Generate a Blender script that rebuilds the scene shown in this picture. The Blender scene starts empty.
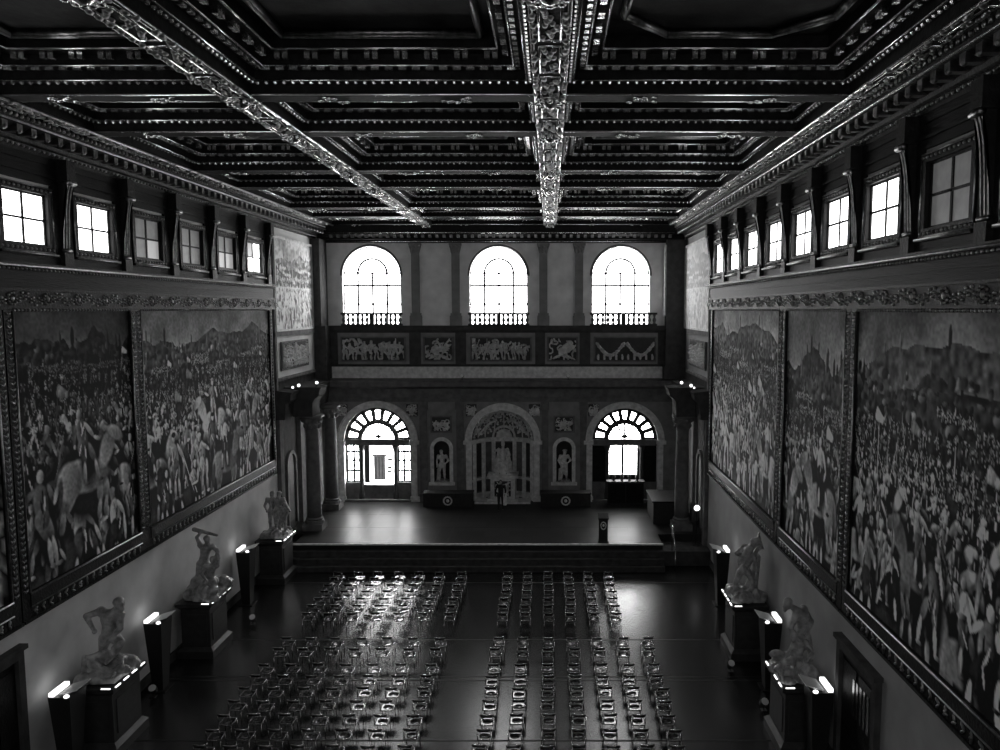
import bpy, math, random
import numpy as np
from mathutils import Vector, Matrix

C = bpy.context.scene.collection
SC = bpy.context.scene
PI = math.pi
rnd = random.Random(7)

# ------------------------------------------------------------------ camera, world, exposure
cam = bpy.data.cameras.new('camera')
cam.sensor_width = 36.0
cam.lens = 36.0 * 740 / 1000
cam.shift_x = -0.05
cam.clip_end = 300
cam_o = bpy.data.objects.new('camera', cam)
C.objects.link(cam_o)
cam_o.location = (0, 0, 13.0)
cam_o.rotation_euler = (PI / 2 - math.atan(66 / 740), 0, 0)
SC.camera = cam_o

world = bpy.data.worlds.new('sky')
SC.world = world
world.use_nodes = True
wn = world.node_tree
for n in list(wn.nodes):
    wn.nodes.remove(n)
w_out = wn.nodes.new('ShaderNodeOutputWorld')
w_bg = wn.nodes.new('ShaderNodeBackground')
w_bg.inputs['Color'].default_value = (1, 1, 1, 1)
w_bg.inputs['Strength'].default_value = 26.0
wn.links.new(w_bg.outputs[0], w_out.inputs[0])

SC.view_settings.view_transform = 'Standard'
SC.view_settings.look = 'None'
SC.view_settings.gamma = 1
SC.view_settings.use_curve_mapping = False
SC.view_settings.exposure = 0.0
SC.cycles.max_bounces = 6
SC.cycles.diffuse_bounces = 3
SC.cycles.glossy_bounces = 3
SC.cycles.sample_clamp_indirect = 4.0
SC.cycles.caustics_reflective = False
SC.cycles.caustics_refractive = False

PANE_END = 12.0       # daylight through the three arched windows of the end wall
PANE_SIDE = 6.0      # daylight through the clerestory windows
PANE_ARCH = 38.0      # daylight through the glazed arches under the entablature
PANE_BACK_FILL = 5.5      # fill light on the end wall from unseen arched windows added behind the camera
LAMP = 2.2

# ------------------------------------------------------------------ materials
def mat(name, base, rough=0.6, metal=0.0, vary=0.3, scale=6.0, bump=0.0, bscale=20.0, spec=0.5, stretch=(1, 1, 1), emit=0.0):
    m = bpy.data.materials.new(name)
    m.use_nodes = True
    nt = m.node_tree
    bs = nt.nodes['Principled BSDF']
    tc = nt.nodes.new('ShaderNodeTexCoord')
    mp = nt.nodes.new('ShaderNodeMapping')
    mp.inputs['Scale'].default_value = stretch
    nt.links.new(tc.outputs['Object'], mp.inputs['Vector'])
    no = nt.nodes.new('ShaderNodeTexNoise')
    no.inputs['Scale'].default_value = scale
    no.inputs['Detail'].default_value = 5
    nt.links.new(mp.outputs[0], no.inputs['Vector'])
    cr = nt.nodes.new('ShaderNodeValToRGB')
    lo, hi = base * (1 - vary), base * (1 + vary)
    cr.color_ramp.elements[0].position = 0.3
    cr.color_ramp.elements[1].position = 0.7
    cr.color_ramp.elements[0].color = (lo, lo, lo, 1)
    cr.color_ramp.elements[1].color = (hi, hi, hi, 1)
    nt.links.new(no.outputs['Fac'], cr.inputs[0])
    nt.links.new(cr.outputs[0], bs.inputs['Base Color'])
    bs.inputs['Roughness'].default_value = rough
    bs.inputs['Metallic'].default_value = metal
    bs.inputs['Specular IOR Level'].default_value = spec
    if bump:
        n2 = nt.nodes.new('ShaderNodeTexNoise')
        n2.inputs['Scale'].default_value = bscale
        n2.inputs['Detail'].default_value = 4
        nt.links.new(mp.outputs[0], n2.inputs['Vector'])
        bp = nt.nodes.new('ShaderNodeBump')
        bp.inputs['Strength'].default_value = bump
        bp.inputs['Distance'].default_value = 0.05
        nt.links.new(n2.outputs['Fac'], bp.inputs['Height'])
        nt.links.new(bp.outputs[0], bs.inputs['Normal'])
    if emit:
        bs.inputs['Emission Color'].default_value = (1, 1, 1, 1)
        bs.inputs['Emission Strength'].default_value = emit
    return m

M = {}
M['wood'] = mat('dark_carved_wood', 0.009, 0.5, 0, 0.4, 5, 0.35, 14, spec=0.15)
M['woodpanel'] = mat('dark_panelled_wood', 0.009, 0.55, 0, 0.4, 3, 0.3, 10, spec=0.12, stretch=(1, 0.3, 3))
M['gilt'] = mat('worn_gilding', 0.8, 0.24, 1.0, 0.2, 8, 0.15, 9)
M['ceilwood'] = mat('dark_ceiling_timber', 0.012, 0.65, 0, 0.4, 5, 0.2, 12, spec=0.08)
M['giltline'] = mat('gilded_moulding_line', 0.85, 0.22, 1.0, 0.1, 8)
M['floorband'] = mat('dark_floor_band', 0.012, 0.45, 0, 0.3, 3, spec=0.2)
M['wallstone'] = mat('grey_wall_stone', 0.26, 0.9, 0, 0.2, 2, 0.15, 20, spec=0.05)
M['giltdim'] = mat('dull_gilding', 0.24, 0.28, 1.0, 0.4, 8, 0.25, 12)  # dull gilding; on left cornice and beam edges it stands in for shade
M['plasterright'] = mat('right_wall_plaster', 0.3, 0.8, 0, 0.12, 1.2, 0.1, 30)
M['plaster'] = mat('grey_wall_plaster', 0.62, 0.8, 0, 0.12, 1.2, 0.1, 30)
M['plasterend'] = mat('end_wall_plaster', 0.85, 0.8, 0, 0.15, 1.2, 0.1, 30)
M['stone'] = mat('grey_sandstone', 0.16, 0.9, 0, 0.25, 3, 0.15, 25, spec=0.03)
M['darkstone'] = mat('dark_sandstone', 0.07, 0.9, 0, 0.25, 3, 0.15, 25, spec=0.03)
M['palestone'] = mat('pale_carved_stone', 0.68, 0.6, 0, 0.25, 4, 0.25, 25, spec=0.2)
M['statuestone'] = mat('pale_statue_stone', 0.62, 0.5, 0, 0.3, 5, 0.2, 18)
M['marble'] = mat('weathered_marble', 0.3, 0.3, 0, 0.5, 5, 0.25, 18)
M['pedestal'] = mat('dark_pedestal_stone', 0.03, 0.5, 0, 0.3, 5, 0.1, 20)
M['black'] = mat('black_painted_metal', 0.012, 0.5, 0, 0.2, 5)
M['chrome'] = mat('chromed_tube', 0.6, 0.2, 1.0, 0.1, 5)
M['plastic'] = mat('black_glossy_plastic', 0.015, 0.12, 0, 0.2, 5, spec=0.9)
M['rim'] = mat('satin_metal_rim', 0.45, 0.25, 1.0, 0.1, 5)
M['baluster'] = mat('baluster_stone', 0.12, 0.6, 0, 0.2, 5)
M['lead'] = mat('dark_glazing_bar', 0.05, 0.6, 0, 0.2, 5)
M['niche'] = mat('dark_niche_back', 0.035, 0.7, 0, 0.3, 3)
M['facade'] = mat('white_facade_plaster', 0.75, 0.9, 0, 0.05, 1)
M['facadegrey'] = mat('grey_facade_shutter', 0.011, 0.9, 0, 0.3, 5, spec=0.0)
M['ground'] = mat('street_paving', 0.3, 0.9, 0, 0.2, 2)
M['cloth_dark'] = mat('dark_clothing', 0.02, 0.9, 0, 0.3, 12)
M['cloth_pale'] = mat('pale_cloth', 0.85, 0.9, 0, 0.2, 12)
M['skin'] = mat('skin', 0.38, 0.6, 0, 0.1, 8)
M['hair'] = mat('dark_hair', 0.02, 0.6, 0, 0.2, 20)
M['fresco_dark'] = mat('dark_painted_panel', 0.02, 0.6, 0, 0.8, 1.2, 0.2, 6, spec=0.1)
M['box_dark'] = mat('dark_bench_cloth', 0.02, 0.8, 0, 0.3, 6)
M['emblem'] = mat('pale_emblem', 0.75, 0.6, 0, 0.1, 8)
M['screenpaper'] = mat('grey_paper', 0.004, 0.9, 0, 0.1, 8, spec=0.0)
M['pane_end'] = mat('bright_end_glass', 0.6, 0.3, 0, 0.02, 2, emit=PANE_END)
M['pane_side'] = mat('bright_side_glass', 0.6, 0.3, 0, 0.02, 2, emit=PANE_SIDE)
M['pane_mid'] = mat('half_lit_side_glass', 0.4, 0.3, 0, 0.1, 2, emit=0.25)
M['pane_dim'] = mat('shuttered_side_glass', 0.25, 0.35, 0, 0.25, 3, emit=0.055)
M['pane_arch'] = mat('bright_arch_glass', 0.6, 0.3, 0, 0.02, 2, emit=PANE_ARCH)
M['pane_archright'] = mat('bright_right_arch_glass', 0.6, 0.3, 0, 0.02, 2, emit=22.0)
M['lamp'] = mat('lit_lamp', 0.8, 0.4, 0, 0.02, 2, emit=LAMP)
M['lampwhite'] = mat('white_lamp_reflector', 0.8, 0.4, 0, 0.02, 2)
M['pane_back_fill'] = mat('added_back_fill_glass', 0.6, 0.3, 0, 0.02, 2, emit=PANE_BACK_FILL)
M['led'] = mat('lit_led_strip', 0.8, 0.4, 0, 0.02, 2, emit=2.6)

# glossy tiled floor with long joints
def floor_mat(name, base, rough, tile, bw, spec):
    m = bpy.data.materials.new(name)
    m.use_nodes = True
    nt = m.node_tree
    bs = nt.nodes['Principled BSDF']
    tc = nt.nodes.new('ShaderNodeTexCoord')
    br = nt.nodes.new('ShaderNodeTexBrick')
    br.offset = 0.5
    br.inputs['Scale'].default_value = 1.0
    br.inputs['Brick Width'].default_value = bw
    br.inputs['Row Height'].default_value = tile
    br.inputs['Mortar Size'].default_value = 0.008
    br.inputs['Color1'].default_value = (base * 0.8,) * 3 + (1,)
    br.inputs['Color2'].default_value = (base * 1.2,) * 3 + (1,)
    br.inputs['Mortar'].default_value = (base * 0.4,) * 3 + (1,)
    nt.links.new(tc.outputs['Object'], br.inputs['Vector'])
    no = nt.nodes.new('ShaderNodeTexNoise')
    no.inputs['Scale'].default_value = 0.9
    no.inputs['Detail'].default_value = 6
    nt.links.new(tc.outputs['Object'], no.inputs['Vector'])
    mx = nt.nodes.new('ShaderNodeMix')
    mx.data_type = 'RGBA'
    mx.blend_type = 'MULTIPLY'
    mx.inputs['Factor'].default_value = 0.7
    nt.links.new(br.outputs['Color'], mx.inputs['A'])
    nt.links.new(no.outputs['Fac'], mx.inputs['B'])
    nt.links.new(mx.outputs['Result'], bs.inputs['Base Color'])
    bs.inputs['Specular IOR Level'].default_value = spec
    mr = nt.nodes.new('ShaderNodeMapRange')
    mr.inputs['To Min'].default_value = rough * 0.88
    mr.inputs['To Max'].default_value = rough * 1.12
    nt.links.new(no.outputs['Fac'], mr.inputs['Value'])
    nt.links.new(mr.outputs[0], bs.inputs['Roughness'])
    bp = nt.nodes.new('ShaderNodeBump')
    bp.inputs['Strength'].default_value = 0.06
    bp.inputs['Distance'].default_value = 0.01
    n2 = nt.nodes.new('ShaderNodeTexNoise')
    n2.inputs['Scale'].default_value = 5.0
    nt.links.new(tc.outputs['Object'], n2.inputs['Vector'])
    nt.links.new(n2.outputs['Fac'], bp.inputs['Height'])
    nt.links.new(bp.outputs[0], bs.inputs['Normal'])
    return m
M['floor'] = floor_mat('worn_terracotta_floor', 0.022, 0.24, 0.42, 0.42, 0.42)
M['stagefloor'] = floor_mat('stage_stone_floor', 0.05, 0.38, 0.9, 1.4, 0.06)

def attr_mat(name, rough=0.6):
    m = bpy.data.materials.new(name)
    m.use_nodes = True
    nt = m.node_tree
    bs = nt.nodes['Principled BSDF']
    at = nt.nodes.new('ShaderNodeAttribute')
    at.attribute_name = 'paint'
    no = nt.nodes.new('ShaderNodeTexNoise')
    no.inputs['Scale'].default_value = 7.0
    no.inputs['Detail'].default_value = 6
    tc = nt.nodes.new('ShaderNodeTexCoord')
    nt.links.new(tc.outputs['Object'], no.inputs['Vector'])
    mx = nt.nodes.new('ShaderNodeMix')
    mx.data_type = 'RGBA'
    mx.blend_type = 'OVERLAY'
    mx.inputs['Factor'].default_value = 0.25
    nt.links.new(at.outputs['Color'], mx.inputs['A'])
    nt.links.new(no.outputs['Fac'], mx.inputs['B'])
    nt.links.new(mx.outputs['Result'], bs.inputs['Base Color'])
    bs.inputs['Roughness'].default_value = rough
    bs.inputs['Specular IOR Level'].default_value = 0.12
    return m
M['canvas'] = attr_mat('painted_canvas', 0.75)

# ------------------------------------------------------------------ mesh builder
class MB:
    def __init__(s):
        s.v = []
        s.f = []

    def add(s, vs, fs):
        o = len(s.v)
        s.v += [tuple(p) for p in vs]
        s.f += [tuple(i + o for i in f) for f in fs]
        return s

    def box(s, x0, x1, y0, y1, z0, z1):
        vs = [(x0, y0, z0), (x1, y0, z0), (x1, y1, z0), (x0, y1, z0), (x0, y0, z1), (x1, y0, z1), (x1, y1, z1), (x0, y1, z1)]
        return s.add(vs, [(0, 3, 2, 1), (4, 5, 6, 7), (0, 1, 5, 4), (1, 2, 6, 5), (2, 3, 7, 6), (3, 0, 4, 7)])

    def tbox(s, cx, cy, z0, z1, a0, b0, a1, b1):      # tapered box
        vs = [(cx + i * a0, cy + j * b0, z0) for i, j in ((-1, -1), (1, -1), (1, 1), (-1, 1))]
        vs += [(cx + i * a1, cy + j * b1, z1) for i, j in ((-1, -1), (1, -1), (1, 1), (-1, 1))]
        return s.add(vs, [(0, 3, 2, 1), (4, 5, 6, 7), (0, 1, 5, 4), (1, 2, 6, 5), (2, 3, 7, 6), (3, 0, 4, 7)])

    def rod(s, a, b, r, n=8, r2=None):
        a = Vector(a)
        b = Vector(b)
        r2 = r if r2 is None else r2
        d = b - a
        if d.length < 1e-6:
            return s
        d.normalize()
        u = d.orthogonal().normalized()
        w = d.cross(u)
        vs = []
        for p, q in ((a, r), (b, r2)):
            for k in range(n):
                t = 2 * PI * k / n
                vs.append(p + u * (q * math.cos(t)) + w * (q * math.sin(t)))
        fs = [(k, (k + 1) % n, n + (k + 1) % n, n + k) for k in range(n)]
        fs += [tuple(range(n - 1, -1, -1)), tuple(range(n, 2 * n))]
        return s.add(vs, fs)

    def tube(s, pts, r, n=8):
        pts = [Vector(p) for p in pts]
        vs = []
        for i, p in enumerate(pts):
            d = (pts[min(i + 1, len(pts) - 1)] - pts[max(i - 1, 0)]).normalized()
            ref = Vector((0, 0, 1)) if abs(d.z) < 0.9 else Vector((0, 1, 0))
            u = d.cross(ref).normalized()
            w = d.cross(u)
            for k in range(n):
                t = 2 * PI * k / n
                vs.append(p + u * (r * math.cos(t)) + w * (r * math.sin(t)))
        fs = []
        for i in range(len(pts) - 1):
            for k in range(n):
                fs.append((i * n + k, i * n + (k + 1) % n, (i + 1) * n + (k + 1) % n, (i + 1) * n + k))
        e = (len(pts) - 1) * n
        fs += [tuple(range(n - 1, -1, -1)), tuple(e + k for k in range(n))]
        return s.add(vs, fs)

    def ell(s, c, r, nu=8, nv=5, rot=None):
        c = Vector(c)
        if not hasattr(r, '__len__'):
            r = (r, r, r)
        vs = []
        def P(x, y, z):
            q = Vector((x * r[0], y * r[1], z * r[2]))
            if rot is not None:
                q = rot @ q
            return c + q
        vs.append(P(0, 0, -1))
        for j in range(1, nv):
            a = -PI / 2 + PI * j / nv
            for i in range(nu):
                t = 2 * PI * i / nu
                vs.append(P(math.cos(a) * math.cos(t), math.cos(a) * math.sin(t), math.sin(a)))
        vs.append(P(0, 0, 1))
        fs = []
        for i in range(nu):
            fs.append((0, 1 + (i + 1) % nu, 1 + i))
            for j in range(nv - 2):
                a = 1 + j * nu
                fs.append((a + i, a + (i + 1) % nu, a + nu + (i + 1) % nu, a + nu + i))
            a = 1 + (nv - 2) * nu
            fs.append((a + i, a + (i + 1) % nu, len(vs) - 1))
        return s.add(vs, fs)

    def capsule(s, a, b, ra, rb, n=10):
        s.rod(a, b, ra, n, rb)
        s.ell(a, ra, n, 6)
        s.ell(b, rb, n, 6)
        return s

    def lathe(s, cx, cy, prof, n=16):                 # prof: (r, z) bottom to top
        vs = []
        for r, z in prof:
            for k in range(n):
                t = 2 * PI * k / n
                vs.append((cx + r * math.cos(t), cy + r * math.sin(t), z))
        fs = []
        for i in range(len(prof) - 1):
            for k in range(n):
                fs.append((i * n + k, i * n + (k + 1) % n, (i + 1) * n + (k + 1) % n, (i + 1) * n + k))
        e = (len(prof) - 1) * n
        fs += [tuple(range(n - 1, -1, -1)), tuple(e + k for k in range(n))]
        return s.add(vs, fs)

    def extrude_y(s, prof, y0, y1):                   # prof: closed (x, z) loop
        n = len(prof)
        vs = [(x, y0, z) for x, z in prof] + [(x, y1, z) for x, z in prof]
        fs = [(k, (k + 1) % n, n + (k + 1) % n, n + k) for k in range(n)]
        fs += [tuple(range(n - 1, -1, -1)), tuple(range(n, 2 * n))]
        return s.add(vs, fs)

    def extrude_x(s, prof, x0, x1):                   # prof: closed (y, z) loop
        n = len(prof)
        vs = [(x0, y, z) for y, z in prof] + [(x1, y, z) for y, z in prof]
        fs = [(k, (k + 1) % n, n + (k + 1) % n, n + k) for k in range(n)]
        fs += [tuple(range(n - 1, -1, -1)), tuple(range(n, 2 * n))]
        return s.add(vs, fs)

    def arc(s, cx, cz, r0, r1, y0, y1, a0=0.0, a1=PI, n=28):   # arched band in the XZ plane
        vs = []
        for k in range(n + 1):
            t = a0 + (a1 - a0) * k / n
            c, q = math.cos(t), math.sin(t)
            vs += [(cx + r0 * c, y0, cz + r0 * q), (cx + r1 * c, y0, cz + r1 * q), (cx + r1 * c, y1, cz + r1 * q), (cx + r0 * c, y1, cz + r0 * q)]
        fs = []
        for k in range(n):
            a = 4 * k
            b = a + 4
            for i in range(4):
                j = (i + 1) % 4
                fs.append((a + i, a + j, b + j, b + i))
        fs += [(3, 2, 1, 0), (4 * n, 4 * n + 1, 4 * n + 2, 4 * n + 3)]
        return s.add(vs, fs)

    def archfill(s, cx, w, zb, zs, y0, y1, n=24):      # solid arch-headed slab
        pr = [(cx - w, zb), (cx + w, zb)] + [(cx + w * math.cos(PI * k / n), zs + w * math.sin(PI * k / n)) for k in range(n + 1)]
        return s.extrude_y(pr, y0, y1)

    def wall(s, x0, x1, z0, z1, openings, y0, y1, n=24):   # slab in XZ with arch-headed openings (cx, w, zb, zs)
        x = x0
        for cx, w, zb, zs in sorted(openings):
            s.box(x, cx - w, y0, y1, z0, z1)
            if zb > z0 + 1e-4:
                s.box(cx - w, cx + w, y0, y1, z0, zb)
            for k in range(n):
                ta, tb = PI * k / n, PI * (k + 1) / n
                xa, za = cx + w * math.cos(ta), zs + w * math.sin(ta)
                xb, zbb = cx + w * math.cos(tb), zs + w * math.sin(tb)
                vs = [(xb, y0, zbb), (xa, y0, za), (xa, y0, z1), (xb, y0, z1), (xb, y1, zbb), (xa, y1, za), (xa, y1, z1), (xb, y1, z1)]
                s.add(vs, [(0, 1, 2, 3), (5, 4, 7, 6), (0, 4, 5, 1), (3, 2, 6, 7)])
            x = cx + w
        s.box(x, x1, y0, y1, z0, z1)
        return s

def obj(name, mb, m, parent=None, smooth=False):
    """links one mesh object; vertices are given in world space and become local to the parent"""
    me = bpy.data.meshes.new(name)
    me.from_pydata(mb.v, [], mb.f)
    if smooth:
        me.polygons.foreach_set('use_smooth', [True] * len(me.polygons))
    me.materials.append(M[m] if isinstance(m, str) else m)
    me.update()
    o = bpy.data.objects.new(name, me)
    C.objects.link(o)
    if parent is not None:
        root = Vector((0, 0, 0))
        q = parent
        while q is not None:
            root += Vector(q.location)
            q = q.parent
        me.transform(Matrix.Translation(-root))
        o.parent = parent
    return o

def tag(o, label=None, cat=None, group=None, kind=None):
    if label:
        o['label'] = label
    if cat:
        o['category'] = cat
    if group:
        o['group'] = group
    if kind:
        o['kind'] = kind
    return o

def thing(name, label, cat, loc=(0, 0, 0), group=None):
    o = bpy.data.objects.new(name, None)
    C.objects.link(o)
    o.location = loc
    return tag(o, label, cat, group)

def struct(name, mb=None, m=None, loc=(0, 0, 0), smooth=False):
    if mb is None:
        o = bpy.data.objects.new(name, None)
        C.objects.link(o)
        o.location = loc
    else:
        o = obj(name, mb, m, None, smooth)
    o['kind'] = 'structure'
    return o

def dup(root, loc):
    r = root.copy()
    C.objects.link(r)
    r.location = loc
    for ch in list(root.children):
        c = ch.copy()
        C.objects.link(c)
        c.parent = r
        for g in list(ch.children):
            d = g.copy()
            C.objects.link(d)
            d.parent = c
    return r

def remeshed(name, mb, m, parent, voxel=0.03, smooth_it=4, world=True, clamp=None):
    """grows the collected capsules into one continuous surface"""
    me = bpy.data.meshes.new(name)
    me.from_pydata(mb.v, [], mb.f)
    me.update()
    t = bpy.data.objects.new('sculpt', me)
    C.objects.link(t)
    rm = t.modifiers.new('r', 'REMESH')
    rm.mode = 'VOXEL'
    rm.voxel_size = voxel
    sm = t.modifiers.new('s', 'SMOOTH')
    sm.factor = 0.5
    sm.iterations = smooth_it
    dg = bpy.context.evaluated_depsgraph_get()
    new = bpy.data.meshes.new_from_object(t.evaluated_get(dg))
    bpy.data.objects.remove(t)
    if clamp:
        for v in new.vertices:
            v.co.z = max(v.co.z, 0.002)
            v.co.x = min(max(v.co.x, clamp[0]), clamp[1])
    new.name = name
    new.polygons.foreach_set('use_smooth', [True] * len(new.polygons))
    new.materials.clear()
    new.materials.append(M[m] if isinstance(m, str) else m)
    o = bpy.data.objects.new(name, new)
    C.objects.link(o)
    if parent is not None:
        if world:
            new.transform(Matrix.Translation(-Vector(parent.location)))
        o.parent = parent
    return o

# ------------------------------------------------------------------ painting tools (grey canvases of figures)
def blur_noise(w, h, cell, rng):
    gw, gh = max(2, int(w / cell) + 2), max(2, int(h / cell) + 2)
    g = rng.random((gh, gw))
    ys = np.linspace(0, gh - 1.001, h)
    xs = np.linspace(0, gw - 1.001, w)
    y0 = ys.astype(int)
    x0 = xs.astype(int)
    fy = (ys - y0)[:, None]
    fx = (xs - x0)[None, :]
    fy = fy * fy * (3 - 2 * fy)
    fx = fx * fx * (3 - 2 * fx)
    a = g[y0][:, x0]
    b = g[y0][:, x0 + 1]
    c = g[y0 + 1][:, x0]
    d = g[y0 + 1][:, x0 + 1]
    return (a * (1 - fx) + b * fx) * (1 - fy) + (c * (1 - fx) + d * fx) * fy

class Paint:
    def __init__(s, w, h, seed):
        s.w, s.h = w, h
        s.r = np.random.default_rng(seed)
        s.a = np.zeros((h, w))

    def ell(s, cx, cy, rx, ry, ang, val, soft=0.35, form=0.55):
        R = max(rx, ry) + 1.5
        x0, x1 = int(max(0, cx - R)), int(min(s.w, cx + R + 1))
        y0, y1 = int(max(0, cy - R)), int(min(s.h, cy + R + 1))
        if x1 <= x0 or y1 <= y0:
            return
        X, Y = np.meshgrid(np.arange(x0, x1) - cx, np.arange(y0, y1) - cy)
        ca, sa = math.cos(ang), math.sin(ang)
        u = (X * ca + Y * sa) / max(rx, 0.4)
        v = (-X * sa + Y * ca) / max(ry, 0.4)
        d = np.sqrt(u * u + v * v)
        m = np.clip((1 - d) / (soft * 0.6) + 0.3, 0, 1)
        sh = val * (1 - form * np.clip(u * 0.8 + v * 0.3, -0.9, 1.2))
        A = s.a[y0:y1, x0:x1]
        A[:] = A * (1 - m) + m * sh

    def seg(s, xa, ya, xb, yb, r, val, form=0.5):
        L = math.hypot(xb - xa, yb - ya)
        s.ell((xa + xb) / 2, (ya + yb) / 2, L / 2 + r * 0.5, r, math.atan2(yb - ya, xb - xa), val, 0.5, form)

    def man(s, x, y, S, dark, lo=0.06, hi=0.6):
        r = s.r
        tone = lambda: lo + (hi - lo) * r.random() ** 1.8
        t, t2 = tone(), tone()
        sk = lo + (hi - lo) * (0.45 + 0.55 * r.random())
        ln = r.normal(0, 0.07) * S
        s.ell(x + 0.06 * S, y - 0.42 * S, 0.19 * S, 0.5 * S, 0, dark, 0.9, 0)
        for q in (-1, 1):
            k = r.normal(0.1, 0.08) * S * q
            s.seg(x + 0.06 * S * q, y - 0.5 * S, x + k, y - 0.25 * S, 0.058 * S, t2)
            s.seg(x + k, y - 0.27 * S, x + k * 1.3, y, 0.038 * S, sk)
            s.ell(x + k * 1.3 + 0.03 * S, y, 0.06 * S, 0.025 * S, 0, t2)
        s.ell(x + ln * 0.5, y - 0.64 * S, 0.11 * S, 0.2 * S, r.normal(0, 0.15), t)
        s.ell(x + ln * 0.5, y - 0.48 * S, 0.11 * S, 0.11 * S, 0, t2)
        if S > 9:
            for _ in range(5):                         # folds, straps and armour glints
                u = r.normal(0, 0.06) * S
                yy = y - (0.4 + 0.4 * r.random()) * S
                s.seg(x + u, yy, x + u + r.normal(0, 0.04) * S, yy + 0.14 * S, max(0.45, 0.014 * S), tone() * 1.3, 0)
        for q in (-1, 1):
            ex, ey = x + q * (0.13 + 0.09 * r.random()) * S, y - (0.5 + 0.2 * r.random()) * S
            hx, hy = ex + q * r.normal(0.02, 0.1) * S, ey - r.normal(0.02, 0.16) * S
            s.seg(x + ln + q * 0.1 * S, y - 0.78 * S, ex, ey, 0.038 * S, t if r.random() < 0.5 else sk)
            s.seg(ex, ey, hx, hy, 0.03 * S, sk)
        s.ell(x + ln, y - 0.89 * S, 0.052 * S, 0.07 * S, 0, sk, 0.4, 0.6)
        if r.random() < 0.6:
            s.ell(x + ln, y - 0.935 * S, 0.062 * S, 0.04 * S, 0, tone(), 0.4, 0.4)
        if r.random() < 0.06:
            s.ell(x + 0.12 * S, y - 0.55 * S, 0.1 * S, 0.13 * S, 0, t2 * 1.1)
        if r.random() < 0.3:
            a = r.normal(0, 0.3)
            L = (0.9 + 0.8 * r.random()) * S
            s.seg(x, y - 0.4 * S, x + L * math.sin(a), y - 0.4 * S - L * math.cos(a), max(0.4, 0.012 * S), tone() * 1.2)

    def horse(s, x, y, S, dark, lo=0.06, hi=0.6):
        r = s.r
        t = lo + (hi - lo) * (0.3 + 0.7 * r.random())
        q = 1 if r.random() < 0.5 else -1
        s.ell(x, y - 0.5 * S, 0.55 * S, 0.55 * S, 0, dark, 0.7, 0)
        for k in (-0.3, -0.2, 0.22, 0.33):
            f = x + k * S + r.normal(0, 0.06) * S
            s.seg(x + k * S, y - 0.4 * S, f, y - 0.18 * S, 0.065 * S, t * 0.85)
            s.seg(f, y - 0.2 * S, f - q * 0.05 * S, y, 0.04 * S, t * 0.8)
        s.ell(x, y - 0.52 * S, 0.42 * S, 0.2 * S, 0.1 * q, t)
        s.ell(x - q * 0.28 * S, y - 0.5 * S, 0.2 * S, 0.22 * S, 0, t * 1.1)
        s.seg(x + q * 0.3 * S, y - 0.6 * S, x + q * 0.48 * S, y - 0.92 * S, 0.13 * S, t)
        s.seg(x + q * 0.45 * S, y - 0.95 * S, x + q * 0.66 * S, y - 0.82 * S, 0.08 * S, t)
        s.seg(x - q * 0.42 * S, y - 0.55 * S, x - q * 0.5 * S, y - 0.2 * S, 0.06 * S, t * 0.5)
        s.man(x, y - 0.42 * S, 0.85 * S, dark, lo, hi)

    def banner(s, x, y, S, val):
        s.seg(x, y, x + 0.15 * S, y - S, max(0.6, 0.015 * S), val * 0.5)
        for k in range(7):
            f = k / 6
            s.ell(x + (0.15 + 0.3 * f) * S, y - (0.85 - 0.12 * f) * S, 0.07 * S, (0.18 - 0.08 * f) * S, 0.2, val * (0.8 + 0.4 * s.r.random()))

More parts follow.
